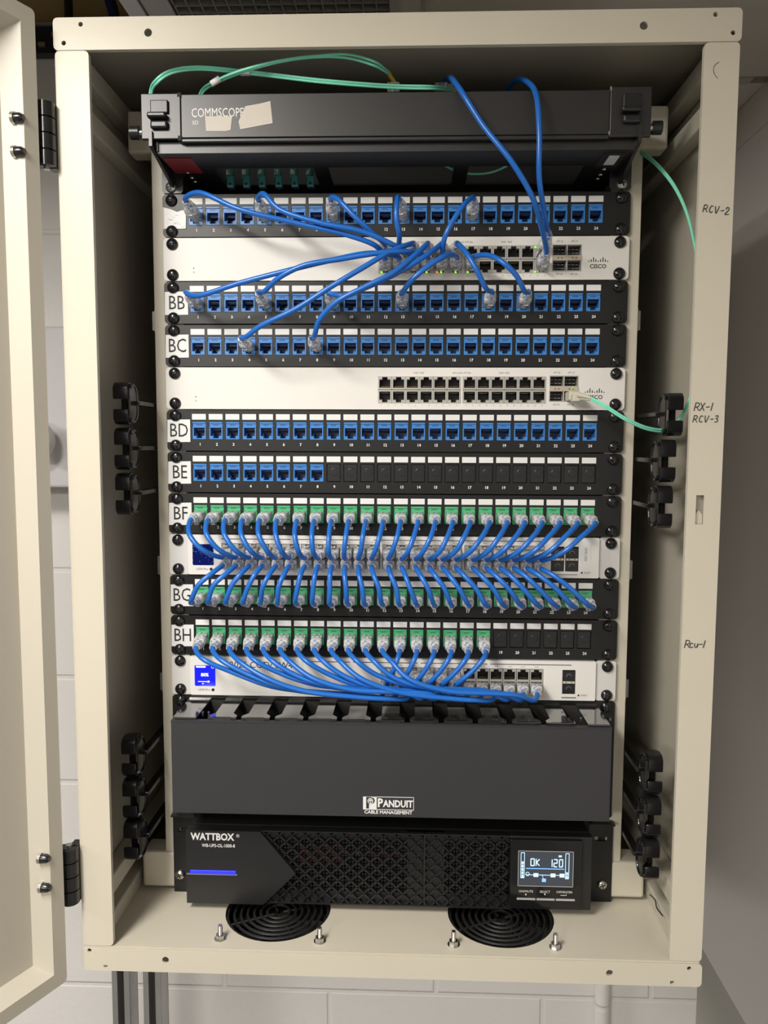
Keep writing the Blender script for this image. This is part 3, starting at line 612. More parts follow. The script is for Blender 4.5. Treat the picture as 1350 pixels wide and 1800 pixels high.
USW1X = [-0.1765, -0.1625, -0.1486, -0.1347, -0.1208, -0.1069, -0.0905, -0.0766, -0.0622, -0.0483, -0.0344, -0.0205, -0.0032, 0.0107, 0.0252, 0.0391, 0.0530, 0.0669, 0.0842, 0.0981, 0.1125, 0.1264, 0.1403, 0.1542]
USW2X = [-0.0114 + 0.0072 + 0.0144 * i + (0.0016 if i > 5 else 0) for i in range(12)]
RW1, RW2 = -0.0162, -0.0288
def unifi(k, label, xs, screen, first):
    t = thing('network_switch', label, 'network switch', (0, 0, -k * U), 'white switches in the rack')
    for sx in (-1, 1):
        a = sorted((sx * 0.2413, sx * 0.2195)); MB().plate(rrect(a[0], a[1], -0.0440, -0.0005, 0.003), [], -0.002, 0, 'ear').build('mounting_ear', t)
    grp = [(xs[i] - 0.0074, xs[i + 5] + 0.0074) for i in range(0, len(xs), 6)]
    holes = [rect(a, c, -0.0356, -0.0094) for a, c in grp]
    sfx = (0.1755, 0.1905) if first else (0.1905,)
    holes += [rect(x - 0.0070, x + 0.0070, -0.0365, -0.0100) for x in sfx]
    b = MB(); b.plate(rrect(-0.2200, 0.2190, -0.0436, -0.0006, 0.001), holes, -0.005, -0.0035, 'white')
    b.plate(rrect(-0.2200, 0.2190, -0.0436, -0.0006, 0.001), [rect(-0.2185, 0.2175, -0.0421, -0.0021)], -0.0035, 0.02, 'white')
    b.build('front_panel', t)
    screws(t)
    for i, x in enumerate(xs):
        link(PWU, 'ethernet_port', t, (x, -0.0048, RW1)); link(PWD, 'ethernet_port', t, (x, -0.0048, RW2))
    b = MB(); q = -0.185 if True else 0
    for a, c in ((-0.1838, -0.1090), (-0.1060, -0.0310), (-0.0200, 0.0520), (0.0560, 0.1640)) if first else ((-0.1838, -0.110), (-0.1075, -0.045), (-0.042, 0.028), (0.031, 0.103), (0.106, 0.193)):
        b.box(a, c, -0.0052, -0.005, -0.0050, -0.0043, 'print_b')
    for i, x in enumerate(xs): b.text('%d.%d' % (2 * i + 1, 2 * i + 2), x, -0.0072, 0.0019, 'print_g', -0.005)
    b.text('USW Pro', -0.2050, -0.0378, 0.0034, 'print_b', -0.005).lathe((-0.1953, -0.005, -0.0377), (0, -1, 0), [(0, .0017), (.0002, .0017)], 'print_b', 16)
    b.lathe((0.2012, -0.005, -0.0378), (0, -1, 0), [(0, .0010), (.0002, .0010)], 'print_b', 12).text('RESET', 0.2072, -0.0378, 0.0026, 'print_g', -0.005)
    if first: b.box(0.1700, 0.1965, -0.0052, -0.005, -0.0402, -0.0395, 'print_g')
    else: b.box(0.1830, 0.1985, -0.0052, -0.005, -0.0410, -0.0398, 'print_g')
    b.build('printed_marking', t)
    for x in sfx:
        for z in (-0.0168, -0.0305):
            b = MB(); b.box(-0.0068, 0.0068, -0.0005, 0.004, -0.0056, 0.0056, 'blackp', 0.0006); b.tube([(0.0026 * math.cos(a_), -0.0006, 0.0022 * math.sin(a_)) for a_ in [2 * PI * i / 14 for i in range(9)]], 0.0004, 'print_g', 5); b.build('sfp_port', t, (x, -0.0045, z), 'black dust-capped port')
        b = MB(); b.box(x - 0.0062, x + 0.0062, -0.0056, -0.0040, -0.0247, -0.0226, 'beige')
        for q in (-0.003, 0.003): b.lathe((x + q, -0.0056, -0.0236), (0, -1, 0), [(0, .0006), (.0002, .0006)], 'print_b', 8)
        b.build('sfp_divider', t)
    s = MB(); s.plate(rrect(-0.2152, -0.1925, -0.0333, -0.0105, 0.0012), [], -0.0055, -0.0045, 'stars' if first else 'scrblue')
    so = s.build('display', t); so['label'] = 'small dark screen full of blue specks' if first else 'small bright blue screen reading 80%'
    if not first:
        b = MB(); b.box(-0.2135, -0.203, -0.0058, -0.0055, -0.0128, -0.0112, 'scrw').text('80%', -0.2040, -0.0210, 0.0050, 'scrw', -0.0055, bold=0.03).box(-0.2115, -0.1985, -0.0058, -0.0055, -0.0287, -0.0281, 'scrw').box(-0.2008, -0.1993, -0.0058, -0.0055, -0.0294, -0.0274, 'scrw').box(-0.2070, -0.2055, -0.0058, -0.0055, -0.0312, -0.0303, 'scrw')
        b.tube([(-0.1952 + 0.0013 * math.cos(a_), -0.0057, -0.0122 + 0.0013 * math.sin(a_)) for a_ in [2 * PI * i / 14 for i in range(15)]], 0.0003, 'lcdseg', 5)
        b.build('display_readout', so)
        st = MB().box(-0.1853, -0.0969, -0.0054, -0.005, -0.0150, -0.0030, 'label').build('name_sticker', t); st['label'] = 'white sticker reading 2025 CCTV SW4'
        MB().text('2025 CCTV SW4', -0.1420, -0.0094, 0.0098, 'print_b', -0.0054, sx=0.98).build('sticker_text', st)
    else:
        st = MB().box(0.1985, 0.2100, -0.0054, -0.005, -0.0330, -0.0030, 'label').build('name_sticker', t); st['label'] = 'blank-looking white sticker with small vertical print'
        MB().text('CMS 1202', 0.2048, -0.0180, 0.0034, 'print_g', -0.0054, rot=-PI / 2).build('sticker_text', st)
    return t
unifi(8, 'white switch with a dark starry screen and blue cables fanned above and below', USW1X, 0, True)
unifi(11, 'white switch with a bright blue 80% screen below the BH panel', USW2X, 0, False)

# ------------------------------------------------------------------ patch cables with clear plugs
def plug_meshes():
    b = MB()   # local: jack mouth at origin, cable leaves towards -y
    b.box(-0.0056, 0.0056, -0.0105, 0.008, -0.0038, 0.0040, 'clear', 0.0005, 1)
    n = 16; rings = []
    for y, w, h, e in ((-0.0095, 0.0060, 0.0046, 6), (-0.0125, 0.0062, 0.0048, 5), (-0.0165, 0.0060, 0.0048, 4), (-0.0175, 0.0052, 0.0042, 3), (-0.0190, 0.0056, 0.0047, 3), (-0.0200, 0.0048, 0.0042, 2.5), (-0.0225, 0.0050, 0.0045, 2.2), (-0.0235, 0.0043, 0.0040, 2), (-0.0270, 0.0041, 0.0040, 2)):
        ring = []
        for i in range(n):
            a = 2 * PI * i / n; c, s = math.cos(a), math.sin(a)
            ring.append(b.bm.verts.new((w * math.copysign(abs(c) ** (2 / e), c), y, h * math.copysign(abs(s) ** (2 / e), s))))
        rings.append(ring)
    fs = []
    for r0, r1 in zip(rings, rings[1:]):
        for i in range(n): fs.append(b.bm.faces.new((r0[i], r0[(i + 1) % n], r1[(i + 1) % n], r1[i])))
    b._set(fs, 'clear', True); b._set([b.bm.faces.new(rings[0]), b.bm.faces.new(rings[-1][::-1])], 'clear')
    p = b.mesh('plug')
    l = MB(); l.box(-0.0016, 0.0016, -0.001, 0.004, -0.0049, -0.0040, 'clear')
    pts = [(-0.001, -0.0048), (-0.014, -0.0082), (-0.0145, -0.0073), (-0.001, -0.0040)]
    v0 = [l.bm.verts.new((-0.0022, y, z)) for y, z in pts]; v1 = [l.bm.verts.new((0.0022, y, z)) for y, z in pts]
    l._set([l.bm.faces.new(v0), l.bm.faces.new(v1[::-1])] + [l.bm.faces.new((v0[i], v0[(i + 1) % 4], v1[(i + 1) % 4], v1[i])) for i in range(4)], 'clear')
    return p, l.mesh('latch')
PLUG, LATCH = plug_meshes()
CR = 0.0026
def add_plug(t, org, at, d, latch_up):
    """plug whose mouth sits at `at`, leaving the port along d"""
    y = -Vector(d).normalized(); x = Vector((0, 0, 1)).cross(y).normalized() * -1; x = y.cross(Vector((0, 0, 1))).normalized(); z = x.cross(y)
    if latch_up: x, z = -x, -z
    mx = Matrix(((x.x, y.x, z.x, at.x - org.x), (x.y, y.y, z.y, at.y - org.y), (x.z, y.z, z.z, at.z - org.z), (0, 0, 0, 1)))
    p = link(PLUG, 'plug', t); p.matrix_local = mx; p['label'] = 'clear plug'
    link(LATCH, 'latch', p)
def patch_cable(A, dA, upA, Bp, dB, upB, mids, label, group='blue patch cables'):
    A = Vector(A) if A else None; dA = Vector(dA).normalized() if A else None; Bp = Vector(Bp); dB = Vector(dB).normalized()
    t = thing('patch_cable', label, 'network cable', A or Vector(mids[0]), group); org = t.location.copy()
    P = []
    if A is not None: P += [A + dA * 0.012, A + dA * 0.022, A + dA * 0.030]
    P += [Vector(m) for m in mids] + [Bp + dB * 0.030, Bp + dB * 0.022, Bp + dB * 0.012]
    MB().tube([p - org for p in smooth_path(P)], CR, 'cable', 10).build('cord', t)
    if A is not None: add_plug(t, org, A, dA, upA)
    add_plug(t, org, Bp, dB, upB)
    return t
def lerp(a, b, t): return a + (b - a) * t
jit = lambda s: random.uniform(-s, s)
for i in range(24):      # BF down to the upper row, BG up to the lower row of the starry switch
    xs = USW1X[i]; u = i / 23.0
    A = (JX[i], -0.002, -7 * U + JZ - 0.001); Bp = (xs, -0.005, -8 * U + RW1); sl = -0.10 if i < 6 else (0.06 if i > 16 else 0)
    f1 = lerp(0.10, 0.34, u); f2 = lerp(0.50, 0.66, u); zA, zB = A[2], Bp[2]
    mids = [(lerp(A[0], xs, f1) + sl * 0.02, -0.050 + jit(.002), lerp(zA, zB, 0.42)), (lerp(A[0], xs, f2) + jit(.0008), -0.052 + jit(.002), lerp(zA, zB, 0.82))]
    patch_cable(A, (sl, -1, -0.12), False, Bp, (0, -1, -0.14), True, mids, 'blue patch cable from green jack %d of panel BF to the starry-screen switch' % (i + 1))
for i in range(24):
    xs = USW1X[i]; u = i / 23.0
    A = (JX[i], -0.002, -9 * U + JZ - 0.001); Bp = (xs, -0.005, -8 * U + RW2); sl = -0.10 if i < 6 else (0.06 if i > 16 else 0); zA, zB = A[2], Bp[2]
    mids = [(lerp(A[0], xs, lerp(0.05, 0.14, u)), -0.047 + jit(.002), lerp(zA, zB, 0.12)), (lerp(A[0], xs, lerp(.34, .5, u)) + jit(.0012), -0.052 + jit(.002), lerp(zA, zB, 0.55)), (lerp(A[0], xs, .80), -0.047, lerp(zA, zB, 0.86))]
    patch_cable(A, (sl, -1, -0.05), False, Bp, (0, -1, -0.02), False, mids, 'blue patch cable from green jack %d of panel BG to the starry-screen switch' % (i + 1))
for i in range(18):      # BH to the 80% switch
    A = (JX[i], -0.002, -10 * U + JZ - 0.001); zA = A[2]; tiers = -11 * U
    if i < 12:
        xs = USW2X[i]; Bp = (xs, -0.005, tiers + RW2); zl = -0.5150 + 0.0058 * ((i // 3) % 2); yo = -0.0465 - 0.0058 * (i % 3)
        dx = xs - A[0]
        mids = [(A[0] + dx * 0.06, -0.046, zA - 0.013), (A[0] + dx * lerp(.22, .17, i / 11), yo, zA - 0.027), (A[0] + dx * lerp(.42, .40, i / 11), yo - .003, lerp(zA - 0.036, zl, .35)), (A[0] + dx * .70, yo - 0.002, zl + 0.001), (xs - 0.028, yo, zl - 0.001), (xs - 0.008, -0.045, tiers + RW2 - 0.002)]
        dB = (-0.12, -1, 0.02)
    else:
        xs = USW2X[i - 12]; Bp = (xs, -0.005, tiers + RW1); dB = (0, -1, -0.10)
        mids = [(lerp(A[0], xs, .10), -0.042, lerp(zA, Bp[2], .25)), (lerp(A[0], xs, .5), -0.044, lerp(zA, Bp[2], .62)), (lerp(A[0], xs, .88), -0.042, lerp(zA, Bp[2], .92))]
    patch_cable(A, (0.0, -1, -0.22), False, Bp, dB, i >= 12, mids, 'blue patch cable from green jack %d of panel BH to the blue-screen switch' % (i + 1))
def cport(c, row): return ((-0.0160 if c < 7 else 0.0728) + 0.00723 + ((c - 1) % 6) * 0.01447, -0.002, -U + (-0.0162 if row == 0 else -0.0304))
def pj(k, n): return (JX[n - 1], -0.002, -k * U + JZ - 0.001)
TOPS = [
 ('jack 1 of the topmost panel', pj(0, 1), (-0.10, -1, 0.34), 1, 1, [(-0.1910,-0.046,-0.0125),(-0.1496,-0.055,-0.0310),(-0.0941,-0.055,-0.0445),(-0.0443,-0.055,-0.0560),(-0.0169,-0.050,-0.0651)]),
 ('jack 5 of the topmost panel', pj(0, 5), (-0.02, -1, 0.32), 3, 1, [(-0.1266,-0.048,-0.0146),(-0.1107,-0.055,-0.0310),(-0.0714,-0.060,-0.0454),(-0.0274,-0.060,-0.0547),(-0.0001,-0.055,-0.0654)]),
 ('jack 9 of the topmost panel', pj(0, 9), (0, -1, 0.32), 1, 0, [(-0.0549,-0.048,-0.0195),(-0.0360,-0.055,-0.0394),(-0.0197,-0.050,-0.0532)]),
 ('jack 13 of the topmost panel', pj(0, 13), (-0.12, -1, 0.34), 2, 0, [(0.0040,-0.046,-0.0207),(0.0035,-0.050,-0.0399),(0.0063,-0.045,-0.0532)]),
 ('jack 17 of the topmost panel', pj(0, 17), (-0.05, -1, 0.32), 5, 1, [(0.0688,-0.047,-0.0261),(0.0577,-0.050,-0.0429),(0.0502,-0.048,-0.0585)]),
 ('jack 1 of panel BB', pj(2, 1), (-0.12, -1, 0.22), 2, 1, [(-0.1948,-0.046,-0.1120),(-0.1505,-0.055,-0.1016),(-0.1048,-0.060,-0.0914),(-0.0604,-0.060,-0.0813),(-0.0219,-0.060,-0.0745)]),
 ('jack 5 of panel BB', pj(2, 5), (-0.05, -1, 0.24), 4, 1, [(-0.1266,-0.048,-0.1080),(-0.1135,-0.058,-0.0991),(-0.0877,-0.063,-0.0873),(-0.0489,-0.065,-0.0809),(-0.0052,-0.065,-0.0747),(0.0165,-0.055,-0.0724)]),
 ('jack 9 of panel BB', pj(2, 9), (-0.08, -1, 0.20), 5, 0, [(-0.0563,-0.048,-0.1118),(-0.0473,-0.052,-0.1133),(-0.0272,-0.062,-0.1082),(0.0004,-0.068,-0.0972),(0.0275,-0.062,-0.0805),(0.0414,-0.050,-0.0686)]),
 ('jack 4 of panel BC', pj(3, 4), (-0.05, -1, 0.20), 3, 0, [(-0.1448,-0.050,-0.1526),(-0.1307,-0.058,-0.1443),(-0.0930,-0.066,-0.1282),(-0.0594,-0.070,-0.1086),(-0.0267,-0.070,-0.0896),(0.0001,-0.062,-0.0724),(0.0153,-0.050,-0.0642)]),
 ('jack 8 of panel BC', pj(3, 8), (-0.05, -1, 0.20), 4, 0, [(-0.0766,-0.052,-0.1518),(-0.0714,-0.062,-0.1395),(-0.0540,-0.070,-0.1230),(-0.0265,-0.074,-0.1095),(0.0005,-0.074,-0.0963),(0.0220,-0.062,-0.0768),(0.0320,-0.050,-0.0654)]),
 ('jack 13 of panel BB', pj(2, 13), (0, -1, 0.22), 6, 1, [(0.0095,-0.050,-0.1104),(0.0178,-0.060,-0.1010),(0.0358,-0.062,-0.0864),(0.0523,-0.055,-0.0758)]),
 ('jack 18 of panel BB', pj(2, 18), (0.02, -1, 0.22), 6, 0, [(0.0917,-0.050,-0.1068),(0.0814,-0.058,-0.0905),(0.0717,-0.052,-0.0730)]),
 ('jack 20 of panel BB', pj(2, 20), (0.03, -1, 0.22), 7, 1, [(0.1287,-0.050,-0.1090),(0.1195,-0.060,-0.0964),(0.1065,-0.062,-0.0846),(0.0939,-0.050,-0.0748)]),
]
for lab, A, dA, c, row, mids in TOPS:
    patch_cable(A, dA, False, cport(c, row), (0, -1, 0.06 if row == 0 else 0.10), row == 0, mids, 'blue patch cable from %s to the upper plain white switch' % lab)
patch_cable(None, None, False, cport(12, 1), (0, -1, 0.30), False, [(0.040, 0.060, 0.080), (0.0458,0.020,0.104),(0.0519,-0.020,0.1030),(0.0592,-0.078,0.0721),(0.0832,-0.090,0.0307),(0.1089,-0.095,-0.0028),(0.1290,-0.085,-0.0299),(0.1424,-0.060,-0.0513)], 'blue patch cable over the fiber tray, the left of the two long drops')
patch_cable(None, None, False, cport(12, 0), (0.1, -1, 0.45), True, [(0.105, 0.060, 0.080), (0.1133,0.010,0.0985),(0.1181,-0.030,0.0963),(0.1251,-0.060,0.0825),(0.1311,-0.082,0.0618),(0.1337,-0.090,0.0262),(0.1353,-0.085,-0.0122),(0.1434,-0.065,-0.0370),(0.1495,-0.050,-0.0500)], 'blue patch cable over the fiber tray, the right of the two long drops')

# ------------------------------------------------------------------ fiber tray at the top
YT = -0.070
tr = thing('fiber_tray', 'black fiber patch tray with tape scraps on its front, at the top of the rack', 'fiber tray', (0, 0, 0))
b = MB(); b.box(-0.2005, 0.2015, YT, YT + 0.003, 0.0305, 0.0700, 'black', 0.0006).box(-0.2005, 0.2015, YT - 0.0005, YT + 0.005, 0.0262, 0.0300, 'black', 0.001)
b.box(-0.2385, -0.2005, YT - 0.001, YT + 0.003, 0.0292, 0.0708, 'black', 0.0008).box(0.2015, 0.2395, YT - 0.001, YT + 0.003, 0.0275, 0.0722, 'black', 0.0008)
b.box(-0.2035, -0.2000, YT - 0.0012, YT + 0.004, 0.0675, 0.0712, 'hole').box(-0.2035, -0.2000, YT - 0.0012, YT + 0.004, 0.0278, 0.0322, 'hole').box(0.2008, 0.2025, YT - 0.0015, YT, 0.0685, 0.0722, 'zinc').box(0.2005, 0.2020, YT - 0.0015, YT, 0.0290, 0.0325, 'zinc')
b.build('tray_front', tr)
b = MB(); b.text('COMMSCOPE', -0.1655, 0.0527, 0.0118, 'print_w', YT, sx=0.70).text('\u00ae', -0.1375, 0.0545, 0.006, 'print_w', YT).text('SD', -0.1868, 0.0440, 0.0050, 'print_w', YT); b.build('logo', tr)
o = MB().poly([(-0.1775, 0.0498), (-0.1516, 0.0495), (-0.1533, 0.0371), (-0.1582, 0.0361), (-0.1767, 0.0363)], YT - 0.0004, YT, 'tape').build('tape_scrap', tr); o['label'] = 'scrap of beige tape over the logo'
o = MB().poly([(-0.1390, 0.0586), (-0.1261, 0.0606), (-0.1153, 0.0630), (-0.1133, 0.0429), (-0.1441, 0.0376), (-0.1457, 0.0448)], YT - 0.0004, YT, 'tape').build('tape_scrap', tr); o['label'] = 'larger scrap of beige tape beside the logo'
for x, dz in ((-0.2200, 0), (0.2215, 0.001)):
    b = MB(); b.box(x - 0.0088, x + 0.0082, YT - 0.004, YT - 0.001, 0.0520 + dz, 0.0640 + dz, 'blackp', 0.001).box(x - 0.0108, x + 0.0070, YT - 0.009, YT - 0.001, 0.0465 + dz, 0.0515 + dz, 'blackp', 0.0016).box(x - 0.0088, x + 0.0078, YT - 0.006, YT - 0.001, 0.0375 + dz, 0.0450 + dz, 'blackp', 0.002)
    b.build('push_latch', tr)
b = MB()
wins = [rect(-0.183, -0.081, -0.022, 0.034), rect(-0.066, 0.060, -0.022, 0.034), rect(0.075, 0.190, -0.022, 0.034)]
b.plate([(-0.226, YT + 0.006), (0.229, YT + 0.006), (0.227, 0.060), (-0.226, 0.060)], wins, 0.0185, 0.0200, 'black', 'xy')
b.box(-0.226, 0.229, YT + 0.006, YT + 0.008, 0.020, 0.029, 'black'); b.box(-0.226, 0.229, 0.058, 0.060, -0.002, 0.0185, 'black')
b.build('tray_base', tr)
b = MB(); b.box(-0.2265, -0.2245, YT + 0.004, 0.25, 0.020, 0.066, 'black').box(0.2265, 0.2285, YT + 0.004, 0.25, 0.020, 0.066, 'black').box(-0.2245, 0.2265, 0.0, 0.25, 0.0655, 0.067, 'black').box(-0.2245, 0.2265, 0.248, 0.25, 0.020, 0.066, 'black').box(-0.2245, 0.2265, 0.055, 0.0565, 0.020, 0.0655, 'hole')  # inner dark sheet paints in the shade seen through the tray windows
b.build('tray_body', tr)
for sx in (-1, 1):
    x = sx * 0.2275; b = MB(); xa, xb = sorted((x, x + sx * 0.003))
    # slanted side bracket reaching from the rack ear to the pivot knob
    for (y0, z0, y1, z1) in ((-0.074, 0.030, 0.0, 0.006),):
        vs = []
        for xx in (xa, xb):
            for yy, zz in ((YT - 0.004, 0.022), (YT - 0.004, 0.036), (0.0, 0.040), (0.0, 0.004)): vs.append(b.bm.verts.new((xx, yy, zz)))
        b._set([b.bm.faces.new(vs[:4]), b.bm.faces.new(vs[4:][::-1])] + [b.bm.faces.new((vs[i], vs[(i + 1) % 4], vs[4 + (i + 1) % 4], vs[4 + i])) for i in range(4)], 'black')
    xe = sorted((sx * 0.2413, sx * 0.2195)); b.plate(rrect(xe[0], xe[1], 0.0008, 0.0437, 0.003), [], -0.002, 0, 'black')
    b.build('side_bracket', tr)
    MB().cyl((sx * 0.2390, YT + 0.012, 0.0400), (sx, 0, 0), 0.0032, 0.0032, 0.007, 'zinc', 14).cyl((sx * 0.2445, YT + 0.012, 0.0400), (sx, 0, 0), 0.0062, 0.0062, 0.0085, 'blackp', 22).build('side_knob', tr)
    for z in (0.0066, 0.0222): link(ZSCREW, 'mounting_screw', tr, (sx * 0.2318, -0.002, z))
    b = MB()
    for y, z in ((-0.010, 0.0183), (0.006, 0.0183), (0.018, 0.0183)): b.cyl((sx * 0.212, y, z), (0, 0, -1), 0.0028, 0.0024, 0.001, 'zinc', 14)
    b.build('rivet', tr)
o = MB().box(-0.2245, -0.196, -0.052, -0.010, 0.0178, 0.0185, 'red').build('red_label', tr); o['label'] = 'dark red label under the tray'
o = MB().box(0.200, 0.222, -0.056, -0.020, 0.0180, 0.0185, 'hole').box(0.207, 0.217, -0.050, -0.026, 0.0174, 0.0180, 'label').build('white_label', tr); o['label'] = 'small white label under the tray'
for i, x in enumerate((-0.1745, -0.1575, -0.1410, -0.1235, -0.1065, -0.0900)):
    b = MB(); b.box(x - 0.0040, x + 0.0034, 0.014, 0.024, 0.0205, 0.031, 'teal', 0.0006).box(x - 0.0016, x + 0.0052, 0.010, 0.018, 0.010, 0.0215, 'teal', 0.0006).cyl((x + 0.0018, 0.010, 0.0135), (0, -1, 0), 0.0014, 0.0014, 0.0006, 'navy', 12).box(x - 0.0030, x + 0.0012, 0.0125, 0.015, 0.024, 0.029, 'clear')
    o = b.build('fiber_adapter', tr); o['label'] = 'teal fiber adapter'

# fiber cables
def fiber(label, runs, r=0.00115):
    t = thing('fiber_cable', label, 'fiber cable', runs[0][0], 'aqua fiber cables'); org = t.location.copy(); b = MB()
    for P in runs: b.tube([p - org for p in smooth_path(P, 0.003)], r, 'aqua', 8)
    b.build('cord', t); return t, org
def shift(P, dx, dy, dz): return [(x + dx, y + dy, z + dz) for x, y, z in P]
def mv(P, Y): # same sight of the run, kept clear of the cabinet roof
    return [(0.0198 + (x - 0.0198) * (Y + 0.834) / (y + 0.834), Y, -0.2564 + (z + 0.2564) * (Y + 0.834) / (y + 0.834)) for x, y, z in P]
F1 = [(-0.2432,-0.058,0.050),(-0.2400,-0.058,0.0790),(-0.2350,-0.058,0.0895),(-0.2250,-0.056,0.0985),(-0.1960,-0.052,0.1035),(-0.1450,-0.050,0.1005),(-0.0735,-0.045,0.0920),(-0.0023,-0.025,0.0950),(0.0395,-0.020,0.0965),(0.0600,-0.005,0.1010)]
F1 = [(-0.2330,-0.060,0.060),(-0.2325,-0.060,0.0790),(-0.2283,-0.055,0.0902),(-0.2180,-0.052,0.0990),(-0.1936,-0.050,0.1040),(-0.1440,-0.046,0.1014),(-0.0712,-0.040,0.0950),(-0.0008,-0.035,0.0912),(0.0367,-0.030,0.0920),(0.0595,-0.010,0.0978)]
F1 = F1[:2] + mv(F1[2:5], -0.072) + mv(F1[5:7], -0.066) + mv(F1[7:9], -0.055) + F1[9:]
t, org = fiber('aqua duplex fiber cable arching low across the top, from the tray left end', [F1, shift(F1, 0.001, 0.0012, -0.0019)])
lx, ly, lz = mv([(-0.1440, -0.046, 0.1008)], -0.066)[0]
MB().box(lx - .005, lx + .005, ly - .0025, ly + .003, lz - .003, lz + .0022, 'label', 0.001).build('wrap_label', t, -org)
MB().box(0.053, 0.065, -0.016, 0.002, 0.092, 0.1005, 'clear').box(0.040, 0.052, -0.028, -0.016, 0.0905, 0.0965, 'clear').build('connector', t, -org)
F2 = [(-0.1923,-0.045,0.066),(-0.1880,-0.045,0.0830),(-0.1694,-0.048,0.0930),(-0.1436,-0.050,0.1010),(-0.1043,-0.052,0.1086),(-0.0708,-0.055,0.1106),(-0.0436,-0.055,0.1112),(-0.0192,-0.055,0.1047),(-0.0055,-0.048,0.0985)]
F2b = [(-0.1911,-0.045,0.064),(-0.1860,-0.045,0.0815),(-0.1664,-0.048,0.0918),(-0.1390,-0.050,0.1003),(-0.1043,-0.052,0.1074),(-0.0708,-0.055,0.1092),(-0.0436,-0.055,0.1078),(-0.0192,-0.055,0.1010),(-0.0045,-0.048,0.0960)]
F2 = F2[:2] + mv(F2[2:3], -0.066) + mv(F2[3:8], -0.078) + F2[8:]; F2b = F2b[:2] + mv(F2b[2:3], -0.064) + mv(F2b[3:8], -0.076) + F2b[8:]
t, org = fiber('aqua duplex fiber cable arching high, ending in yellow boots over the tray', [F2, F2b])
MB().tube([Vector((-0.0058, -0.048, 0.0985)), Vector((-0.003, -0.045, 0.095)), Vector((0.0005, -0.042, 0.0905))], 0.0022, 'yellow', 10).tube([Vector((-0.0046, -0.047, 0.0962)), Vector((-0.001, -0.044, 0.0925)), Vector((0.002, -0.040, 0.0895))], 0.0021, 'yellow', 10).build('boot', t, -org)
MB().box(-0.006, 0.0055, -0.046, -0.034, 0.078, 0.0895, 'clear').build('connector', t, -org)
lx, ly, lz = mv([(-0.1725, -0.048, 0.0912)], -0.0655)[0]
MB().tube([(lx - .0042, ly, lz - .0026), (lx + .0042, ly, lz + .0024)], 0.0031, 'label', 8).build('wrap_label', t, -org)
F3 = [(0.2450,0.030,0.0560),(0.2489,0.010,0.0452),(0.2584,-0.020,0.0229),(0.2708,-0.045,-0.0080),(0.2803,-0.055,-0.0360),(0.2873,-0.060,-0.0679),(0.2950,-0.062,-0.1156),(0.2972,-0.062,-0.1692),(0.2912,-0.056,-0.2068),(0.2845,-0.045,-0.2313),(0.2726,-0.044,-0.2415),(0.2528,-0.052,-0.2411),(0.2276,-0.060,-0.2319),(0.2053,-0.060,-0.2183),(0.1960,-0.050,-0.2120)]
t, org = fiber('aqua duplex fiber cable from the tray right side down to the lower white switch', [F3, shift(F3, 0.0006, 0.0012, -0.0020)])
b = MB(); c0 = Vector((0.1855, -0.001, -0.2075))
b.box(0.1800, 0.1905, -0.022, 0.002, -0.2125, -0.2035, 'beige', 0.0008).box(0.1815, 0.1890, -0.034, -0.020, -0.2145, -0.2075, 'beige', 0.001)
b.tube([(0.1845, -0.020, -0.2065), (0.1880, -0.038, -0.2085), (0.1960, -0.050, -0.2120)], [0.0036, 0.0026, 0.0014], 'beige', 12).tube([(0.1868, -0.020, -0.2105), (0.1905, -0.038, -0.2115), (0.1970, -0.049, -0.2138)], [0.0036, 0.0024, 0.0014], 'beige', 12)
o = b.build('plug', t, -org); o['label'] = 'beige fiber plug'
fiber('aqua fiber loop hanging inside the tray, seen through its right opening', [[(0.0400,0.020,0.052),(0.0466,0.020,0.0384),(0.0634,0.020,0.0285),(0.0843,0.020,0.0249),(0.1051,0.020,0.0276),(0.1228,0.020,0.0372),(0.130,0.020,0.052)]])

# ------------------------------------------------------------------ finger duct with cover
mg = thing('cable_manager', 'black finger duct cable manager with a wide charcoal snap-on cover', 'cable manager', (0, 0, -12 * U))
b = MB(); X = 0.2413; b.plate(rrect(-X, X, -0.131, -0.0006, 0.003), [rect(-0.2385, -0.2335, -0.0225, -0.0185), rect(0.2335, 0.2385, -0.0225, -0.0185)], -0.002, 0, 'blackpan'); b.build('back_plate', mg)
screws(mg, zs=(-0.0066,))
YC = -0.065; b = MB()
b.box(-0.2238, 0.2225, YC, YC + 0.0022, -0.1030, -0.0072, 'cover', 0.0006); b.box(-0.2238, 0.2225, YC, YC + 0.006, -0.0080, -0.0066, 'cover'); b.box(-0.2238, 0.2225, YC, YC + 0.006, -0.1040, -0.1025, 'cover')
cv = b.build('cover', mg)
b = MB(); y = YC; zc = 12 * U
b.box(-0.0271, -0.0132, y - 0.0003, y, -0.6299 + zc, -0.6163 + zc, 'print_w').text('P', -0.0200, -0.6233 + zc, 0.0165, 'cover', y - 0.0003, sx=1.1, bold=0.03)
b.tube([(-0.0196 + 0.0026 * math.cos(a), y - 0.0007, -0.6205 + zc + 0.0026 * math.sin(a)) for a in [2 * PI * i / 20 for i in range(21)]], 0.0004, 'print_w', 5).seg2((-0.0222, -0.6205 + zc), (-0.0170, -0.6205 + zc), 0.0005, y - 0.0010, y - 0.0006, 'print_w').seg2((-0.0196, -0.6231 + zc), (-0.0196, -0.6179 + zc), 0.0005, y - 0.0010, y - 0.0006, 'print_w')
for p, q in (((-0.0132, -0.6163), (0.0245, -0.6163)), ((0.0245, -0.6163), (0.0245, -0.6299)), ((0.0245, -0.6296), (-0.0132, -0.6296))): b.seg2((p[0], p[1] + zc), (q[0], q[1] + zc), 0.0005, y - 0.0003, y, 'print_w')
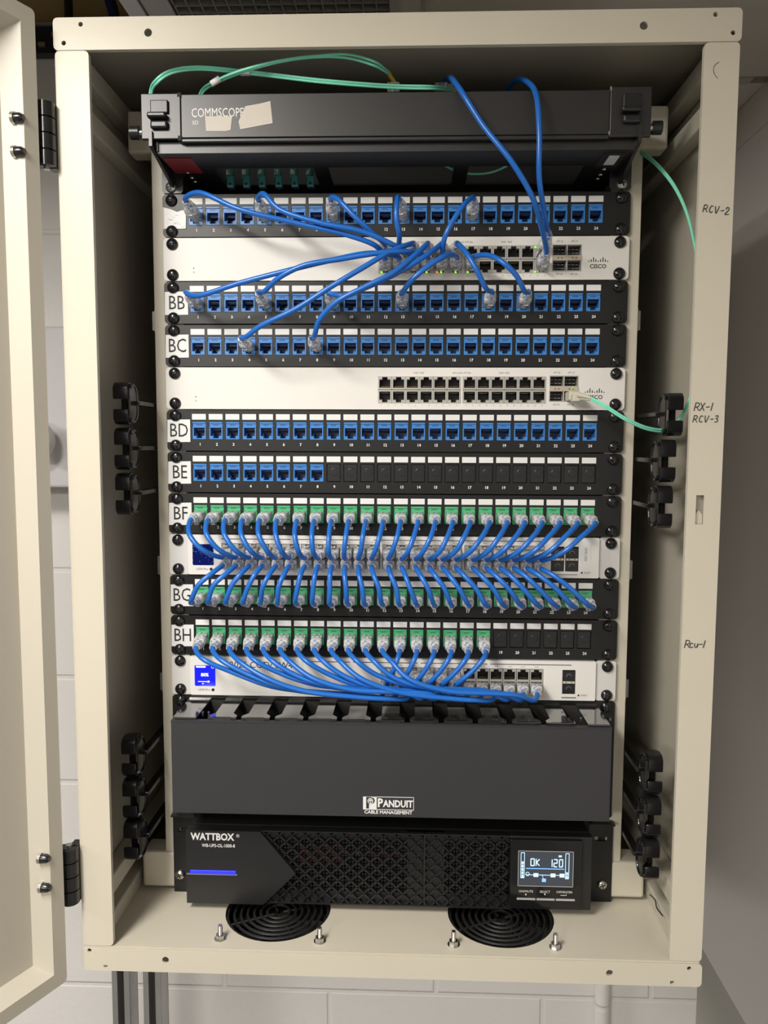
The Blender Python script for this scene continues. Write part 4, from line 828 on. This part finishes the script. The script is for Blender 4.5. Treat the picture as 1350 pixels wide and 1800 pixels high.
b.text('P', -0.0097, -0.6230 + zc, 0.0125, 'print_w', y, bold=0.035, sx=0.85).text('ANDUIT', 0.0086, -0.6236 + zc, 0.0100, 'print_w', y, bold=0.035, sx=0.80).text('CABLE MANAGEMENT', -0.0013, -0.6326 + zc, 0.0048, 'print_w', y, bold=0.03, sx=1.02)
b.build('logo', cv)
b = MB(); n = 11; pit = 0.0345; zf = -0.0040
fs0 = -0.1725
for i in range(n):
    xc = fs0 + i * pit; wd = 0.0092
    b.plate([(xc - wd, -0.002), (xc + wd, -0.002), (xc + wd, -0.047), (xc + 0.0145, -0.054), (xc + 0.0145, -0.0600), (xc - 0.0145, -0.0600), (xc - 0.0145, -0.054), (xc - wd, -0.047)], [], zf - 0.002, zf, 'finger', 'xy')
    b.box(xc - wd, xc + wd, -0.0605, -0.0585, zf - 0.03, zf, 'finger')
b.build('duct_finger', mg, None, 'row of glossy black top fingers')
b = MB(); b.box(-0.2225, -0.2205, -0.062, -0.002, -0.100, zf, 'finger').box(0.2190, 0.2210, -0.062, -0.002, -0.100, zf, 'finger').box(-0.2205, -0.1985, -0.062, -0.002, zf - 0.002, zf, 'finger').box(0.1990, 0.2190, -0.062, -0.002, zf - 0.002, zf, 'finger')
b.box(-0.2220, 0.2210, -0.004, -0.002, -0.100, zf - 0.001, 'hole').box(-0.222, 0.221, -0.0035, -0.002, zf, zf + 0.0014, 'finger').box(-0.222, 0.221, -0.062, -0.002, -0.101, -0.099, 'hole')
b.build('duct_body', mg)
for x in (-0.199, -0.193, -0.187, 0.176, 0.181, 0.193): MB().cyl((x, -0.056, zf), (0, 0, 1), 0.0012, 0.0012, 0.004, 'finger', 10).build('cover_catch', mg)

# ------------------------------------------------------------------ UPS
up = thing('battery_backup', 'black rack UPS with a lattice grille, blue light bar and small screen', 'UPS', (0, 0, -15 * U)); zu = 15 * U
for sx in (-1, 1):
    b = MB(); a = sorted((sx * 0.2435, sx * 0.2170)); sl = [rect(*sorted((sx * 0.2375, sx * 0.2235)), -0.0245, -0.0195)]
    b.plate(rrect(a[0], a[1], -0.0955, -0.0015, 0.002), sl, -0.002, 0, 'blackpan'); b.box(a[0], a[1], -0.010, -0.002, -0.0035, -0.0015, 'blackpan')
    b.build('mounting_ear', up)
MB().box(-0.2165, 0.2115, -0.0230, 0.38, -0.0870, -0.0030, 'blackpan').build('ups_body', up)
for x in (-0.2364, 0.2330): link(ZSCREW, 'mounting_screw', up, (x, -0.002, -0.7408 + zu))
YU = -0.036
zt, zb = -0.6712 + zu, -0.7530 + zu
left = [(-0.2188, zt), (-0.1393, zt), (-0.1010, -0.7172 + zu), (-0.1364, zb), (-0.2194, zb)]
b = MB(); b.poly(left, YU, YU + 0.012, 'blackp')
b.build('front_bezel', up)
MB().box(0.1275, 0.2140, YU + 0.003, YU + 0.013, zb + 0.0005, zt, 'blackp', 0.001).build('end_bezel', up)
# lattice grille, clipped to the area right of the arrow-shaped bezel
area_ = [(-0.1393, zt), (0.1275, zt), (0.1275, zb), (-0.1364, zb), (-0.1010, -0.7172 + zu)]
def inside(p):
    x, z = p; c = False; n = len(area_)
    for i in range(n):
        (x1, z1), (x2, z2) = area_[i], area_[(i + 1) % n]
        if (z1 > z) != (z2 > z) and x < (x2 - x1) * (z - z1) / (z2 - z1) + x1: c = not c
    return c
def lattice(b, pitch, wd, y0, y1, m, off=0.0, xlo=-1, xhi=1, zlo=-1, zhi=1):
    for s in (1, -1):
        k = -60
        while k < 60:
            c = k * pitch + off; k += 1; run = None; t = -0.16
            while t < 0.16:
                p = (t + (zt + zb) / 2 * 0, 0); z = s * (t - c) + (zt + zb) / 2; x = t
                ok = inside((x, z)) and xlo < x < xhi and zlo < z < zhi
                if ok and run is None: run = (x, z)
                if (not ok) and run is not None:
                    if abs(x - run[0]) > pitch * 0.25: b.seg2(run, last, wd, y0, y1, m)
                    run = None
                last = (x, z); t += 0.0007
            if run is not None: b.seg2(run, last, wd, y0, y1, m)
b = MB(); lattice(b, 0.0140, 0.0014, YU + 0.004, YU + 0.0075, 'blackp')
for x in (0.037,): b.box(x - 0.0004, x + 0.0004, YU + 0.0035, YU + 0.008, zb, zt, 'hole')
b.box(-0.139, 0.1275, YU + 0.003, YU + 0.0085, zt - 0.0015, zt, 'blackp').box(-0.1364, 0.1275, YU + 0.003, YU + 0.0085, zb, zb + 0.0015, 'blackp')
b.build('grille', up)
b = MB(); lattice(b, 0.0070, 0.0022, YU + 0.0085, YU + 0.0105, 'blackp', 0.0035, -0.16, 0.125, zb + 0.012, zt - 0.010)
b.box(-0.139, 0.1275, YU + 0.0085, YU + 0.0105, zt - 0.011, zt, 'blackp').box(-0.139, 0.1275, YU + 0.0085, YU + 0.0105, zb, zb + 0.0125, 'blackp').box(0.018, 0.058, YU + 0.0076, YU + 0.0105, zb, zt, 'blackp')
b.build('inner_grille', up)
o = MB().box(-0.098, -0.050, YU + 0.0110, YU + 0.0125, -0.7105 + zu, -0.690 + zu, 'red').box(-0.050, 0.025, YU + 0.0112, YU + 0.0125, -0.702 + zu, -0.696 + zu, 'red').build('red_board', up); o['label'] = 'red strip showing through the grille'
b = MB()
for p in ((-0.030, -0.696), (-0.036, -0.699), (-0.098, -0.722), (-0.052, -0.729), (-0.047, -0.729), (-0.092, -0.729)): b.box(p[0] - .0011, p[0] + .0011, YU + 0.0108, YU + 0.012, p[1] + zu - .0011, p[1] + zu + .0011, 'zinc')
b.build('bright_terminal', up)
b = MB(); b.box(-0.2150, -0.1655, YU - 0.0012, YU, -0.7192 + zu, -0.7152 + zu, 'ledb', 0.0004); o = b.build('light_bar', up); o['label'] = 'glowing blue light bar'
MB().box(-0.2190, -0.1640, YU - 0.0008, YU, -0.7204 + zu, -0.7190 + zu, 'print_g').build('light_bar_trim', up)
b = MB(); b.text('WATTBOX', -0.1905, -0.6782 + zu, 0.0107, 'print_w', YU, bold=0.035, sx=0.86).text('\u00ae', -0.1630, -0.6765 + zu, 0.0050, 'print_w', YU).text('WB-UPS-OL-1000-8', -0.1840, -0.6878 + zu, 0.0052, 'print_w', YU, sx=0.82, bold=0.012)
b.build('logo', up)
# control panel
cp = MB().box(0.1275, 0.2030, YU - 0.0005, YU + 0.004, -0.7478 + zu, -0.6738 + zu, 'gloss', 0.0006).build('control_panel', up)
b = MB(); yl = YU - 0.0005
sx0, sx1, sz0, sz1 = 0.1358, 0.1935, -0.7242 + zu, -0.6855 + zu
b.box(sx0, sx1, yl - 0.0003, yl, sz0, sz1, 'lcd'); lcd = b.build('display', cp); lcd['label'] = 'lit screen reading OK 120'
b = MB(); y = yl - 0.0003
for p, q in (((sx0, sz0), (sx1, sz0)), ((sx1, sz0), (sx1, sz1)), ((sx1, sz1), (sx0, sz1)), ((sx0, sz1), (sx0, sz0))): b.seg2(p, q, 0.0006, y - 0.0004, y, 'silver')
SEG = {'O': 'abcdef', '1': 'bc', '2': 'abged', '0': 'abcdef'}
def seg7(b, ch, x, z, w, h, m):
    P = {'a': ((0, h), (w, h)), 'b': ((w, h), (w, h / 2)), 'c': ((w, h / 2), (w, 0)), 'd': ((0, 0), (w, 0)), 'e': ((0, 0), (0, h / 2)), 'f': ((0, h / 2), (0, h)), 'g': ((0, h / 2), (w, h / 2))}
    for s in SEG[ch]:
        p, q = P[s]; b.seg2((x + p[0], z + p[1]), (x + q[0], z + q[1]), 0.0009, y - 0.0004, y, m)
z0 = -0.7015 + zu
seg7(b, 'O', 0.1490, z0, 0.0035, 0.0075, 'lcdseg'); b.seg2((0.1545, z0), (0.1545, z0 + 0.0075), 0.0009, y - .0004, y, 'lcdseg').seg2((0.1548, z0 + .0035), (0.158, z0 + .0072), 0.0009, y - .0004, y, 'lcdseg').seg2((0.1548, z0 + .0038), (0.158, z0), 0.0009, y - .0004, y, 'lcdseg')
seg7(b, '1', 0.1680, z0 - 0.0008, 0.0033, 0.0080, 'lcdseg'); seg7(b, '2', 0.1733, z0 - 0.0008, 0.0033, 0.0080, 'lcdseg'); seg7(b, '0', 0.1790, z0 - 0.0008, 0.0033, 0.0080, 'lcdseg')
b.box(0.1440, 0.1840, y - .0004, y, z0 - 0.0036, z0 - 0.0029, 'lcdblue').box(0.1780, 0.1812, y - .0004, y, z0 + 0.0100, z0 + 0.0118, 'lcdseg')
for x, lv in ((0.1404, 5), (0.1872, 2)):
    for p, q in (((x - .0018, sz0 + .009), (x - .0018, sz1 - .002)), ((x + .0018, sz0 + .009), (x + .0018, sz1 - .002)), ((x - .0018, sz1 - .002), (x + .0018, sz1 - .002)), ((x - .0018, sz0 + .009), (x + .0018, sz0 + .009))): b.seg2(p, q, 0.0005, y - .0004, y, 'lcdseg')
    for i in range(lv): b.box(x - .0010, x + .0010, y - .0004, y, sz0 + .0095 + i * .0037, sz0 + .0122 + i * .0037, 'lcdseg')
b.seg2((0.1445, sz0 + .0125), (0.1838, sz0 + .0125), 0.0004, y - .0004, y, 'lcdseg')
for x in (0.1545, 0.1725, 0.1820): b.box(x - .0025, x + .0025, y - .0006, y - .0003, sz0 + .0105, sz0 + .0145, 'lcdseg')
b.tube([(0.1457 + 0.0019 * math.cos(a), y - .0005, sz0 + .0135 + 0.0019 * math.sin(a)) for a in [2 * PI * i / 14 for i in range(15)]], 0.0003, 'lcdseg', 5).box(0.1610, 0.1652, y - .0005, y, sz0 + .0050, sz0 + .0085, 'lcdblue').seg2((0.1612, sz0 + .0125), (0.1625, sz0 + .0085), 0.0004, y - .0004, y, 'lcdseg')
b.build('display_readout', lcd)
b = MB()
for s, x in (('ON/MUTE', 0.1445), ('SELECT', 0.1645), ('OFF/ENTER', 0.1850)): b.text(s, x, -0.7305 + zu, 0.0034, 'print_w', yl)
b.poly([(0.1435, -0.7345 + zu), (0.1455, -0.7345 + zu), (0.1445, -0.7325 + zu)], yl - .0003, yl, 'print_w').poly([(0.1635, -0.7325 + zu), (0.1655, -0.7325 + zu), (0.1645, -0.7345 + zu)], yl - .0003, yl, 'print_w').seg2((0.181, -0.7340 + zu), (0.187, -0.7340 + zu), 0.0004, yl - .0003, yl, 'print_w').seg2((0.187, -0.7340 + zu), (0.187, -0.7325 + zu), 0.0004, yl - .0003, yl, 'print_w')
b.build('panel_text', cp)
for x0, x1 in ((0.1348, 0.1545), (0.1557, 0.1748), (0.1760, 0.1960)):
    MB().box(x0, x1, yl - 0.0014, yl, -0.7395 + zu, -0.7375 + zu, 'silver', 0.0003).build('push_button', cp)
